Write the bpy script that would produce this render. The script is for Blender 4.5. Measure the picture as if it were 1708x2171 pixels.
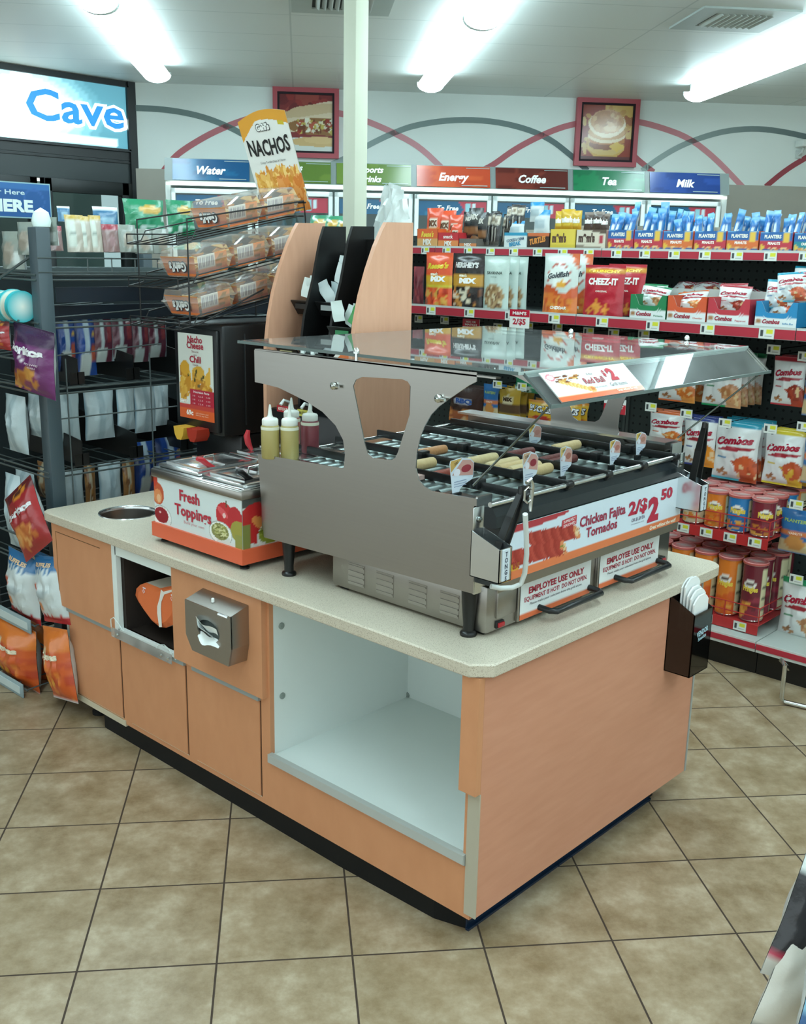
import bpy, bmesh, math, random
import numpy as np
from mathutils import Vector, Matrix, noise
from mathutils.geometry import tessellate_polygon
PI=math.pi
for o in list(bpy.data.objects): bpy.data.objects.remove(o)
S=bpy.context.scene; COL=S.collection
random.seed(7); RNG=np.random.RandomState(5)
# ------------------------------------------------------------------ camera
W,H=1708.,2171.
F=2173.95; PITCH,ROLL=math.radians(14.157),math.radians(-1.1435)
AI,AT=math.radians(42.74),math.radians(-5.86)
CAM=Vector((-1.7867,-1.37785,1.70))
UX=(math.sin(AI),math.cos(AI)); UY=(math.sin(AI-PI/2),math.cos(AI-PI/2))
cp,sp,cr,sr=math.cos(PITCH),math.sin(PITCH),math.cos(ROLL),math.sin(ROLL)
r0=Vector((1,0,0)); f0=Vector((0,cp,-sp)); d0=Vector((0,-sp,-cp))
def to_w(v): return Vector((v.x*UX[0]+v.y*UX[1], v.x*UY[0]+v.y*UY[1], v.z))
RT=to_w(r0*cr+d0*sr); DN=to_w(d0*cr-r0*sr); FW=to_w(f0)
cd=bpy.data.cameras.new('camera'); cam=bpy.data.objects.new('camera',cd); COL.objects.link(cam)
cd.sensor_fit='VERTICAL'; cd.sensor_height=36; cd.lens=36*F/H; cd.clip_start=.05
m=Matrix((( RT.x,-DN.x,-FW.x,CAM.x),(RT.y,-DN.y,-FW.y,CAM.y),(RT.z,-DN.z,-FW.z,CAM.z),(0,0,0,1)))
cam.matrix_world=m; S.camera=cam
def at(px,py,ax,c):
    """the point of a real plane x=c, y=c or z=c that is seen at a photo pixel"""
    d=RT*((px-W/2)/F)+DN*((py-H/2)/F)+FW
    i='xyz'.index(ax); t=(c-CAM[i])/d[i]; return CAM+d*t
# room (walls, ceiling, tiles) is turned against the counter: A = along back wall, B = towards it
A=Vector((.7501,-.6613,0)); B=Vector((.6613,.7501,0)); RZ=math.atan2(A.y,A.x)
C0=Vector((CAM.x,CAM.y,0))
def rm(a,b,z=0): return C0+A*a+B*b+Vector((0,0,z))
# ------------------------------------------------------------------ view, world
S.view_settings.view_transform='Standard'; S.view_settings.look='None'; S.view_settings.gamma=1
S.view_settings.use_curve_mapping=False; S.view_settings.exposure=0.82
wd=bpy.data.worlds.new('world'); S.world=wd; wd.use_nodes=True
bg=wd.node_tree.nodes['Background']; bg.inputs[0].default_value=(.60,.71,.72,1); bg.inputs[1].default_value=1.25
LAMP=11.0      # strength of the fluorescent lenses
# ------------------------------------------------------------------ colour and materials
def lin(c):
    if isinstance(c,str):
        c=c.lstrip('#'); c=[int(c[i:i+2],16)/255 for i in (0,2,4)]
    return tuple((x/12.92 if x<=.04045 else ((x+.055)/1.055)**2.4) for x in c)
class NT:
    def __init__(s,name):
        s.m=bpy.data.materials.new(name); s.m.use_nodes=True; s.t=s.m.node_tree; s.N=s.t.nodes; s.L=s.t.links
        s.b=s.N['Principled BSDF']; s.out=s.N['Material Output']
    def n(s,typ,**k):
        x=s.N.new(typ)
        for a,b in k.items(): setattr(x,a,b)
        return x
    def l(s,a,b): s.L.new(a,b)
    def val(s,sock,v):
        if hasattr(v,'is_output') or isinstance(v,bpy.types.NodeSocket): s.l(v,sock)
        else: sock.default_value=v
    def math(s,op,a,b=0,c=None):
        x=s.n('ShaderNodeMath',operation=op); s.val(x.inputs[0],a); s.val(x.inputs[1],b)
        if c is not None: s.val(x.inputs[2],c)
        return x.outputs[0]
    def mix(s,f,a,b,bt='MIX'):
        x=s.n('ShaderNodeMix',data_type='RGBA',blend_type=bt); s.val(x.inputs[0],f)
        for i,v in ((6,a),(7,b)):
            if isinstance(v,bpy.types.NodeSocket): s.l(v,x.inputs[i])
            else: x.inputs[i].default_value=(*v[:3],1)
        return x.outputs[2]
    def noise(s,vec,scale,detail=3,rough=.5):
        x=s.n('ShaderNodeTexNoise'); x.inputs['Scale'].default_value=scale; x.inputs['Detail'].default_value=detail; x.inputs['Roughness'].default_value=rough
        if vec is not None: s.l(vec,x.inputs['Vector'])
        return x.outputs['Fac']
    def obj(s,scale=None):
        tc=s.n('ShaderNodeTexCoord').outputs['Object']
        if scale is None: return tc
        mp=s.n('ShaderNodeMapping'); mp.inputs['Scale'].default_value=scale; s.l(tc,mp.inputs[0]); return mp.outputs[0]
    def ramp(s,fac,stops):
        x=s.n('ShaderNodeValToRGB'); e=x.color_ramp.elements
        for i,(p,c) in enumerate(stops):
            el=e[i] if i<2 else e.new(p); el.position=p; el.color=(*c,1)
        s.l(fac,x.inputs[0]); return x.outputs[0]
    def bump(s,h,st=.1,dist=.002):
        x=s.n('ShaderNodeBump'); x.inputs['Strength'].default_value=st; x.inputs['Distance'].default_value=dist
        s.l(h,x.inputs['Height']); s.l(x.outputs[0],s.b.inputs['Normal'])
    def set(s,col=None,rough=None,metal=None,spec=None):
        if col is not None: s.val(s.b.inputs['Base Color'],col if isinstance(col,bpy.types.NodeSocket) else (*col,1))
        if rough is not None: s.val(s.b.inputs['Roughness'],rough)
        if metal is not None: s.val(s.b.inputs['Metallic'],metal)
        if spec is not None: s.b.inputs['Specular IOR Level'].default_value=spec
def colmat(name,rough,metal=0,spec=.5,bump=0,bscale=40,var=.04):
    t=NT(name); a=t.n('ShaderNodeVertexColor',layer_name='Col').outputs[0]
    nz=t.noise(t.obj(),9); k=t.math('MULTIPLY_ADD',nz,2*var,1-var)
    cc=t.n('ShaderNodeCombineXYZ'); [t.l(k,cc.inputs[i]) for i in range(3)]
    t.set(t.mix(1.0,a,cc.outputs[0],'MULTIPLY'),rough,metal,spec)
    if bump: t.bump(t.noise(t.obj(),bscale,4),bump,.004)
    return t.m
M={}
M['card']=colmat('printed_card',.55)
M['matte']=colmat('painted_matte',.7,spec=.3)
M['plastic']=colmat('moulded_plastic',.35)
M['foil']=colmat('snack_foil',.24,spec=.7,bump=.55,bscale=22)
M['gloss']=colmat('gloss_print',.18)
M['paint']=colmat('powder_coat',.4,bump=.03,bscale=300)
M['food']=colmat('browned_food',.5,bump=.6,bscale=60,var=.25)
M['chrome']=colmat('chrome_wire',.18,metal=1)
M['rubber']=colmat('black_rubber',.6,spec=.3)
def steelmat(name,base,rough,sx):
    t=NT(name); nz=t.noise(t.obj(sx),1,4); t.set(t.mix(nz,tuple(b*.93 for b in base),base),t.math('MULTIPLY_ADD',nz,.08,rough+.04),1)
    t.bump(nz,.012,.001); return t.m
M['steel']=steelmat('brushed_steel',(.40,.378,.35),.22,(3,3,260))
M['steel2']=steelmat('bright_steel',(.78,.80,.80),.14,(5,5,60))
M['roller']=steelmat('roller_steel',(.42,.47,.46),.34,(60,4,4))
def woodmat(name,c1,c2,sc):
    t=NT(name); v=t.obj(sc); n1=t.noise(v,1,5,.6); n2=t.noise(t.obj(tuple(x*7 for x in sc)),1,3)
    t.set(t.mix(n2,t.mix(n1,c1,c2),tuple(x*.93 for x in c2)),.42,0,.4); t.bump(n2,.03); return t.m
M['wood']=woodmat('maple_laminate',lin('#db9e75'),lin('#cc8c63'),(2.5,2.5,1.3))
M['woodend']=woodmat('beech_laminate_end',lin('#dca286'),lin('#ca8b6e'),(1.0,1.0,7))
M['woodrack']=woodmat('beech_laminate_rack',lin('#dba98c'),lin('#cb977a'),(9,9,1.2))
t=NT('speckled_solid_surface'); v=t.obj(); n1=t.noise(v,420,2); n2=t.noise(v,9,3)
t.set(t.mix(t.math('GREATER_THAN',n1,.60),t.mix(n2,lin('#cfc4b2'),lin('#c4bba8')),lin('#9f917e')),.38,0,.45); M['counter']=t.m
t=NT('white_melamine'); t.set(t.mix(t.noise(t.obj(),3),lin('#e6edea'),lin('#dfe7e3')),.35,0,.4); M['melamine']=t.m
def glassmat(name,tint,r=.0,ior=1.5,op=0):
    t=NT(name); tr=t.n('ShaderNodeBsdfTransparent'); tr.inputs[0].default_value=(*tint,1)
    gl=t.n('ShaderNodeBsdfGlossy'); gl.inputs['Roughness'].default_value=r; gl.inputs[0].default_value=(1,1,1,1)
    fr=t.n('ShaderNodeFresnel'); fr.inputs[0].default_value=ior
    mx=t.n('ShaderNodeMixShader'); t.l(fr.outputs[0],mx.inputs[0]); t.l(tr.outputs[0],mx.inputs[1]); t.l(gl.outputs[0],mx.inputs[2])
    o=mx.outputs[0]
    if op:
        df=t.n('ShaderNodeBsdfDiffuse'); df.inputs[0].default_value=(*tint,1); m2=t.n('ShaderNodeMixShader'); 
        nz=t.noise(t.obj(),14,4); t.l(t.math('MULTIPLY',nz,op),m2.inputs[0]); t.l(o,m2.inputs[1]); t.l(df.outputs[0],m2.inputs[2]); o=m2.outputs[0]
    t.l(o,t.out.inputs[0]); return t.m
M['glass']=glassmat('canopy_acrylic',(.93,.96,.95),.02,1.45,.06)
M['clear']=glassmat('clear_clamshell',(.97,.96,.94),.06,1.4,.28)
M['tint']=glassmat('door_glass',(.55,.62,.62),.02,1.5)
M['smoke']=glassmat('smoked_acrylic',(.16,.13,.11),.04,1.5)
def emat(name,strength):
    t=NT(name); a=t.n('ShaderNodeVertexColor',layer_name='Col').outputs[0]
    t.l(a,t.b.inputs['Emission Color']); t.l(a,t.b.inputs['Base Color']); t.b.inputs['Emission Strength'].default_value=strength; return t.m
M['lens']=emat('fluorescent_lens',LAMP); M['lit']=emat('backlit_sign',.72); M['dimlit']=emat('cooler_light',2.0)
# floor tiles
t=NT('ceramic_floor_tiles'); sx=t.n('ShaderNodeSeparateXYZ'); co=t.obj(); t.l(co,sx.inputs[0])
def cell(sock,o):
    u=t.math('DIVIDE',t.math('SUBTRACT',sock,o),.3335); fl=t.math('FLOOR',u); fr=t.math('SUBTRACT',u,fl)
    return fl,t.math('MINIMUM',fr,t.math('SUBTRACT',1,fr))
fa,ea=cell(sx.outputs[0],1.156); fb,eb=cell(sx.outputs[1],2.538)
gr=t.math('LESS_THAN',t.math('MINIMUM',ea,eb),.0078)
cb=t.n('ShaderNodeCombineXYZ'); t.l(fa,cb.inputs[0]); t.l(fb,cb.inputs[1])
wn=t.n('ShaderNodeTexWhiteNoise'); t.l(cb.outputs[0],wn.inputs[0])
off=t.n('ShaderNodeVectorMath',operation='MULTIPLY_ADD'); t.l(wn.outputs['Color'],off.inputs[0]); off.inputs[1].default_value=(7,7,7); t.l(co,off.inputs[2])
n1=t.noise(off.outputs[0],8,8,.7); n2=t.noise(off.outputs[0],26,6,.75)
c=t.ramp(n1,[(.33,lin('#776347')),(.5,lin('#a39076')),(.66,lin('#c4b49c'))])
c=t.mix(t.math('MULTIPLY',n2,.75),c,lin('#8c7556')); c=t.mix(t.math('MULTIPLY',wn.outputs['Value'],.16),c,lin('#84704f'))
t.set(t.mix(gr,c,lin('#3d2f24')),t.mix(gr,(.33,.33,.33),(.8,.8,.8)),0,.45)
t.bump(t.math('SUBTRACT',t.math('MULTIPLY',n2,.3),gr),.25,.002); M['floor']=t.m
# ceiling panels with seams
t=NT('ceiling_panels'); sx=t.n('ShaderNodeSeparateXYZ'); t.l(t.obj(),sx.inputs[0])
def seam(sock,per,o,w):
    u=t.math('FRACT',t.math('DIVIDE',t.math('SUBTRACT',sock,o),per)); return t.math('LESS_THAN',t.math('MINIMUM',u,t.math('SUBTRACT',1,u)),w/per)
s1=seam(sx.outputs[1],.61,.1,.006); s2=seam(sx.outputs[0],2.25,-.05,.006)
t.set(t.mix(t.math('MULTIPLY',t.math('MAXIMUM',s1,s2),.35),lin('#d9ddd9'),lin('#7c8c88')),.42,0,.5); M['ceiling']=t.m
t=NT('painted_wall'); t.set(t.mix(t.noise(t.obj(),2),lin('#e2e8e3'),lin('#dbe2dd')),.6,0,.3); M['wall']=t.m
# pegboard
t=NT('black_pegboard'); vv=t.n('ShaderNodeSeparateXYZ'); t.l(t.obj(),vv.inputs[0])
def dd(s_): u=t.math('FRACT',t.math('MULTIPLY',s_,1/.038)); u=t.math('SUBTRACT',u,.5); return t.math('MULTIPLY',u,u)
hole=t.math('LESS_THAN',t.math('ADD',dd(vv.outputs[1]),dd(vv.outputs[2])),.022)
t.set(t.mix(hole,lin('#2f3735'),lin('#0c0e0e')),.6,0,.3); M['peg']=t.m
# ------------------------------------------------------------------ mesh builder
WHITE='#f2f2ee'; BLACK='#141414'
_tc={}
def textmesh(s,bold=0.02,shear=0.0,res=2):
    k=(s,bold,shear,res)
    if k in _tc: return _tc[k]
    cu=bpy.data.curves.new('t','FONT'); cu.body=s; cu.size=1; cu.offset=bold; cu.shear=shear; cu.resolution_u=res; cu.fill_mode='FRONT'
    o=bpy.data.objects.new('t',cu); COL.objects.link(o)
    dg=bpy.context.evaluated_depsgraph_get(); me=o.evaluated_get(dg).to_mesh(); me.calc_loop_triangles()
    v=np.array([(p.co.x,p.co.y) for p in me.vertices]) if len(me.vertices) else np.zeros((0,2))
    f=[tuple(t.vertices) for t in me.loop_triangles]
    o.evaluated_get(dg).to_mesh_clear(); bpy.data.objects.remove(o); bpy.data.curves.remove(cu)
    if len(v):
        v=v-np.array([(v[:,0].min()+v[:,0].max())/2,0]); v/= .70
        f=[t_ if np.cross(v[t_[1]]-v[t_[0]],v[t_[2]]-v[t_[0]])>0 else t_[::-1] for t_ in f]
    _tc[k]=(v,f); return _tc[k]
class MB:
    def __init__(s): s.v=[];s.f=[];s.c=[];s.m=[];s.s=[];s.mats=[]
    def mi(s,mat):
        mt=M[mat]
        if mt not in s.mats: s.mats.append(mt)
        return s.mats.index(mt)
    def add(s,vs,fs,col=WHITE,mat='matte',smooth=False,T=None,cols=None):
        b=len(s.v); s.v+= [tuple(T@Vector(v)) if T is not None else tuple(v) for v in vs]
        i=s.mi(mat); cc=None if cols is not None else [(*lin(col),1)]
        for k,f in enumerate(fs):
            s.f.append([b+x for x in f]); s.m.append(i); s.s.append(smooth)
            s.c.append([(*cols[x],1) for x in f] if cols is not None else cc*len(f))
        return s
    def box(s,x0,x1,y0,y1,z0,z1,col=WHITE,mat='matte',bev=0,T=None,seg=2):
        if bev:
            bm=bmesh.new(); bmesh.ops.create_cube(bm,size=1)
            for v in bm.verts: v.co=Vector(((x0+x1)/2+v.co.x*(x1-x0),(y0+y1)/2+v.co.y*(y1-y0),(z0+z1)/2+v.co.z*(z1-z0)))
            bmesh.ops.bevel(bm,geom=list(bm.edges),offset=bev,segments=seg,affect='EDGES',profile=.5)
            bm.verts.index_update(); s.add([v.co.copy() for v in bm.verts],[[v.index for v in f.verts] for f in bm.faces],col,mat,True,T); bm.free(); return s
        vs=[(x,y,z) for x in (x0,x1) for y in (y0,y1) for z in (z0,z1)]
        return s.add(vs,[(0,1,3,2),(4,6,7,5),(0,4,5,1),(2,3,7,6),(0,2,6,4),(1,5,7,3)],col,mat,False,T)
    def tube(s,pts,r,col=BLACK,mat='paint',n=8,closed=False,T=None,taper=None):
        P=[Vector(p) for p in pts]; k=len(P); vs=[]; up=None
        for i,p in enumerate(P):
            a=P[i-1] if (i>0 or closed) else P[i]; b=P[(i+1)%k] if (i<k-1 or closed) else P[i]
            d=(b-a).normalized()
            if up is None:
                up=d.orthogonal().normalized()
            up=(up-d*up.dot(d)).normalized(); w=d.cross(up)
            rr=r*(taper[i] if taper else 1)
            for j in range(n):
                an=2*PI*j/n; vs.append(p+up*(math.cos(an)*rr)+w*(math.sin(an)*rr))
        fs=[]
        for i in range(k if closed else k-1):
            i2=(i+1)%k
            for j in range(n): fs.append((i*n+j,i*n+(j+1)%n,i2*n+(j+1)%n,i2*n+j))
        if not closed: fs+= [tuple(range(n))[::-1],tuple((k-1)*n+j for j in range(n))]
        return s.add(vs,fs,col,mat,True,T)
    def lathe(s,prof,cx=0,cy=0,n=20,col=WHITE,mat='plastic',T=None,cols=None,caps=True):
        vs=[];k=len(prof)
        for r,z in prof:
            for j in range(n): an=2*PI*j/n; vs.append((cx+r*math.cos(an),cy+r*math.sin(an),z))
        fs=[(i*n+j,i*n+(j+1)%n,(i+1)*n+(j+1)%n,(i+1)*n+j) for i in range(k-1) for j in range(n)]
        if caps: fs+=[tuple(range(n))[::-1],tuple((k-1)*n+j for j in range(n))]
        if cols:
            cc=[];[cc.extend([lin(c)]*n) for c in cols]; return s.add(vs,fs,None,mat,True,T,cols=cc)
        return s.add(vs,fs,col,mat,True,T)
    def prism(s,poly,fn,a,b,col=WHITE,mat='matte',holes=(),T=None,side=None):
        """poly 2-D outline (holes too) extruded between fn(p,a) and fn(p,b)"""
        loops=[list(poly)]+[list(h) for h in holes]; flat=[p for l in loops for p in l]; n=len(flat)
        tri=tessellate_polygon([[Vector((p[0],p[1],0)) for p in l] for l in loops])
        vs=[fn(p,a) for p in flat]+[fn(p,b) for p in flat]
        fs=[tuple(t) for t in tri]+[tuple(x+n for x in t[::-1]) for t in tri]
        s.add(vs,fs,col,mat,False,T)
        o=0; sf=[]
        for l in loops:
            k=len(l)
            for i in range(k): sf.append((o+i,o+(i+1)%k,o+(i+1)%k+n,o+i+n))
            o+=k
        s.add(vs,sf,side[0] if side else col,side[1] if side else mat,False,T); return s
    def poly(s,pts,col=WHITE,mat='card',T=None):
        return s.add(pts,[tuple(range(len(pts)))],col,mat,False,T)
    def text(s,body,fn,h=.1,x=0,y=0,col=BLACK,mat='card',bold=.02,shear=0,width=None,rot=0,T=None,arc=0):
        """fn maps flat (x,y) to 3-D; (x,y) = baseline centre, h = cap height"""
        v,f=textmesh(body,bold,shear)
        if not len(v): return s
        sx=h
        if width: sx=width/max(1e-6,(v[:,0].max()-v[:,0].min()))
        c,n=math.cos(rot),math.sin(rot)
        pts=[]
        for a,b in v:
            a,b=a*sx,b*h; b+=arc*a*a
            pts.append(fn(x+a*c-b*n,y+a*n+b*c))
        return s.add(pts,f,col,mat,False,T)
    def picture(s,cv,fn,nu,nv,mat='card',T=None,two=False):
        """canvas painted onto an nu x nv grid; fn(u,v)->3-D, u to the right, v up"""
        vs=[];cs=[]
        for j in range(nv+1):
            for i in range(nu+1):
                u,v=i/nu,j/nv; vs.append(fn(u,v)); cs.append(cv.at(u,v))
        fs=[(j*(nu+1)+i,j*(nu+1)+i+1,(j+1)*(nu+1)+i+1,(j+1)*(nu+1)+i) for j in range(nv) for i in range(nu)]
        return s.add(vs,fs,None,mat,True,T,cols=cs)
    def build(s,name,parent=None,loc=None,rot=None,smooth_angle=None,fix=False):
        me=bpy.data.meshes.new(name); me.from_pydata(s.v,[],s.f)
        for mt in s.mats: me.materials.append(mt)
        me.polygons.foreach_set('material_index',s.m); me.polygons.foreach_set('use_smooth',s.s)
        ca=me.color_attributes.new('Col','FLOAT_COLOR','CORNER')
        ca.data.foreach_set('color',np.array([x for f in s.c for x in f],dtype=np.float32).ravel())
        me.update()
        if fix:
            bm=bmesh.new(); bm.from_mesh(me); bmesh.ops.recalc_face_normals(bm,faces=bm.faces); bm.to_mesh(me); bm.free()
        if any(s.s):
            try: me.set_sharp_from_angle(angle=math.radians(smooth_angle or 40))
            except Exception: pass
        o=bpy.data.objects.new(name,me); COL.objects.link(o)
        if parent: o.parent=parent
        if loc is not None: o.location=loc
        if rot is not None: o.rotation_euler=rot if hasattr(rot,'__len__') else (0,0,rot)
        return o
def tag(o,label,cat,group=None,kind=None):
    if label: o['label']=label
    if cat: o['category']=cat
    if group: o['group']=group
    if kind: o['kind']=kind
    return o
def thing(name,label,cat,loc=(0,0,0),rot=0,group=None):
    o=bpy.data.objects.new(name,None); COL.objects.link(o); o.location=loc; o.empty_display_size=.05
    o.rotation_euler=rot if hasattr(rot,'__len__') else (0,0,rot); return tag(o,label,cat,group)
def struct(mb,name,loc=None,rot=None): return tag(mb.build(name,loc=loc,rot=rot),None,None,kind='structure')
def dup(root,loc,rot=None,label=None,group=None,scale=None):
    r=root.copy(); COL.objects.link(r); r.location=loc
    if rot is not None: r.rotation_euler=rot if hasattr(rot,'__len__') else (0,0,rot)
    if scale is not None: r.scale=scale
    if label: r['label']=label
    if group: r['group']=group
    for ch in list(root.children):
        c=ch.copy(); COL.objects.link(c); c.parent=r
        for g in list(ch.children):
            d=g.copy(); COL.objects.link(d); d.parent=c
    return r
FX=-PI/2   # turns an item whose front looks to -y so that it looks to -x
# ------------------------------------------------------------------ painted canvases
class CV:
    def __init__(s,w,h,bg):
        s.w,s.h=w,h; s.a=np.zeros((h,w,3)); s.a[:]=lin(bg)
        yy,xx=np.mgrid[0:h,0:w]; s.U=(xx+.5)/w; s.V=(yy+.5)/h
    def put(s,mk,c,al=1): s.a[mk]=s.a[mk]*(1-al)+np.array(lin(c))*al; return s
    def rect(s,x0,y0,x1,y1,c,al=1): return s.put((s.U>=x0)&(s.U<=x1)&(s.V>=y0)&(s.V<=y1),c,al)
    def ell(s,cx,cy,rx,ry,c,rot=0,al=1):
        du,dv=s.U-cx,s.V-cy; k,n=math.cos(rot),math.sin(rot); x=du*k+dv*n; y=-du*n+dv*k
        return s.put((x/rx)**2+(y/ry)**2<=1,c,al)
    def half(s,fn,c,al=1): return s.put(fn(s.U,s.V),c,al)
    def spots(s,x0,y0,x1,y1,n,cols,r0,r1,asp=1):
        for _ in range(n):
            s.ell(RNG.uniform(x0,x1),RNG.uniform(y0,y1),RNG.uniform(r0,r1),RNG.uniform(r0,r1)*asp,cols[RNG.randint(len(cols))],RNG.uniform(0,3))
        return s
    def at(s,u,v):
        return tuple(s.a[min(s.h-1,max(0,int(v*s.h))),min(s.w-1,max(0,int(u*s.w)))])
# ================================================================== SETTING
CH=3.09
def rbox(mb,a0,a1,b0,b1,z0,z1,*k,**kw): return mb.box(a0,a1,b0,b1,z0,z1,*k,**kw)
mb=MB(); mb.box(-9,9,-5,12,-.1,0,WHITE,'floor')
fl=tag(mb.build('floor',loc=C0,rot=RZ+.0153),None,None,kind='structure')
mb=MB(); mb.box(-9,9,-5,9.85,CH,CH+.1,WHITE,'ceiling'); struct(mb,'ceiling',C0,RZ)
# back wall with the painted arcs
mb=MB(); mb.box(-1.47,8,9.7,9.85,2.38,CH,WHITE,'wall'); mb.box(-1.47,8,9.68,9.85,0,2.38,'#aaa79c','matte')
def band(pts,w,cols):
    P=[]
    for px,py in pts:
        d=RT*((px-W/2)/F)+DN*((py-H/2)/F)+FW; t=9.7/d.dot(B); P.append(((d.dot(A))*t,CAM.z+d.z*t))
    # smooth the polyline
    for _ in range(2):
        Q=[P[0]]
        for p,q in zip(P,P[1:]): Q+=[(p[0]*.75+q[0]*.25,p[1]*.75+q[1]*.25),(p[0]*.25+q[0]*.75,p[1]*.25+q[1]*.75)]
        P=Q+[P[-1]]
    vs=[];cs=[]
    for i,p in enumerate(P):
        q=P[min(i+1,len(P)-1)]; r=P[max(i-1,0)]; d=Vector((q[0]-r[0],q[1]-r[1])).normalized(); n=Vector((-d.y,d.x))*w/2
        t=i/(len(P)-1); c=tuple(x*(1-t)+y*t for x,y in zip(lin(cols[0]),lin(cols[1])))
        vs+=[(p[0]+n.x,9.697,p[1]+n.y),(p[0]-n.x,9.697,p[1]-n.y)]; cs+=[c,c]
    mb.add(vs,[(2*i,2*i+1,2*i+3,2*i+2) for i in range(len(P)-1)],None,'matte',cols=cs)
RED,GRY='#ad5a60','#72817f'
band([(347,362),(370,332),(400,310),(450,281),(505,258),(560,242),(620,236),(690,236),(735,243),(781,258),(840,284),(890,312),(935,355)],.052,(RED,'#d09aa0'))
band([(284,229),(340,231),(400,240),(450,254),(500,276),(540,300),(600,350)],.05,(GRY,GRY))
band([(700,350),(740,332),(781,307),(835,281),(880,265),(955,254),(1030,255),(1100,268),(1160,291),(1205,325),(1245,362)],.05,('#9aa9a6','#58696a'))
band([(1020,362),(1045,350),(1085,320),(1130,295),(1180,273),(1220,262),(1283,253),(1350,257),(1400,270),(1460,292),(1515,335),(1575,398)],.052,(RED,'#cf9298'))
band([(1335,322),(1355,342),(1385,365)],.05,('#b2686e','#b2686e'))
band([(1360,362),(1400,333),(1440,310),(1490,290),(1540,277),(1600,272),(1660,279),(1730,295)],.05,('#a9b7b3','#5b6a6b'))
band([(1622,396),(1665,360),(1712,332)],.05,('#9c4a52','#9c4a52'))
struct(mb,'wall_back',C0,RZ)
mb=MB(); mb.box(7,7.1,-5,9.7,0,CH,WHITE,'wall'); struct(mb,'wall_right',C0,RZ)
mb=MB(); mb.box(.98,1.06,7.6,9.69,0,2.3,'#aaa79c','matte'); 
# facade of the walk-in cooler: a dark wall running off to the left
YC=6.85
mb=MB(); mb.box(-4,3.56,YC,YC+.12,2.44,2.52,'#15191a','paint'); mb.box(-4,3.56,YC,YC+.12,3.05,3.09,'#15191a','paint'); mb.box(3.50,3.62,YC-.02,YC+.14,0,CH,'#15191a','paint')
mb.box(-4,3.5,YC+.01,YC+.12,2.25,2.45,'#2a3233','paint')
mb.box(-4,1.7,YC+.02,YC+.12,0,2.3,'#1c2324','paint')
mb.box(-4,3.5,YC-.005,YC+.01,2.415,2.43,'#0c0f10','paint')
struct(mb,'wall_left')
door=0
for (x0,x1) in ((1.78,2.60),(2.66,3.46)):
    door+=1
    fr=MB(); w=.07
    fr.box(x0,x0+w,YC-.03,YC+.05,0,2.25,'#1a2021','paint',.006); fr.box(x1-w,x1,YC-.03,YC+.05,0,2.25,'#1a2021','paint',.006)
    fr.box(x0,x1,YC-.03,YC+.05,2.14,2.25,'#1a2021','paint',.006); fr.box(x0,x1,YC-.03,YC+.05,0,.12,'#1a2021','paint',.006)
    o=struct(fr,'door_%d'%door)
    g=MB(); g.box(x0+w,x1-w,YC,YC+.01,.12,2.14,WHITE,'tint'); g.build('glass_pane',o)
    h=MB(); h.tube([(x1-.05,YC-.03,1.0),(x1-.05,YC-.08,1.02),(x1-.05,YC-.08,1.35),(x1-.05,YC-.03,1.37)],.012,'#8a9090','chrome'); h.build('door_handle',o)
mb=MB(); mb.box(1.7,3.5,YC+.5,YC+.52,0,2.3,'#93a8a3','matte'); mb.box(1.7,3.5,YC+.14,YC+.5,2.3,2.34,'#3b4744','matte'); mb.box(1.7,3.5,YC+.14,YC+.5,0,.02,'#3b4744','matte'); struct(mb,'trim_1'); k=MB(); k.box(1.9,3.3,YC+.3,YC+.34,2.24,2.27,'#dff2ee','dimlit'); tag(k.build('cooler_lamp'),'pale lamp strip inside the dark cooler doors at left','cooler lamp')
# far tall column between counter and shelving
mb=MB(); mb.box(1.75,1.832,2.241,2.323,0,CH-.002,'#c3c5b2','matte',.004); struct(mb,'trim_2')
# ------------------------------------------------------------------ ceiling lights
def lamp(a,b0,b1,label):
    t_=thing('fluorescent_light',label,'ceiling light',rm(a,(b0+b1)/2,CH),RZ,'fluorescent strip lights on the ceiling'); L=(b1-b0)/2-.002
    h=MB(); h.box(-.055,.055,-L,L,-.075,-.0005,'#b9c2bf','paint',.006); h.build('housing',t_)
    e=MB(); P=[(.105*math.cos(x),-.075-.062*math.sin(x)) for x in [PI*i/10 for i in range(11)]]
    P=P[::-1]
    e.prism([(p[0],p[1]) for p in P],lambda p,q:(p[0],q,p[1]),-L+.012,L-.012,'#dcf8ff','lens'); e.build('diffuser',t_)
    for s_ in (-1,1):
        c_=MB(); c_.prism([(p[0]*1.04,p[1]) for p in P]+[(-.109,-.06),(.109,-.06)][::1],lambda p,q:(p[0],q,p[1]),s_*(L-.012),s_*L,'#dfe6e3','plastic'); c_.build('end_cap',t_)
rows=((-1.1,'left'),(1.05,'middle'),(3.25,'right')); segs=[(6.35,8.75,'far end one in the %s row'),(3.93,6.33,'second from the far end of the %s row'),(1.5,3.9,'above the counter, third from the far end of the %s row'),(-.95,1.45,'nearest one of the %s row')]
for a_,rn in rows:
    for b0,b1,l_ in segs: lamp(a_,b0,b1,'long fluorescent strip light, '+l_%rn)
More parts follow.
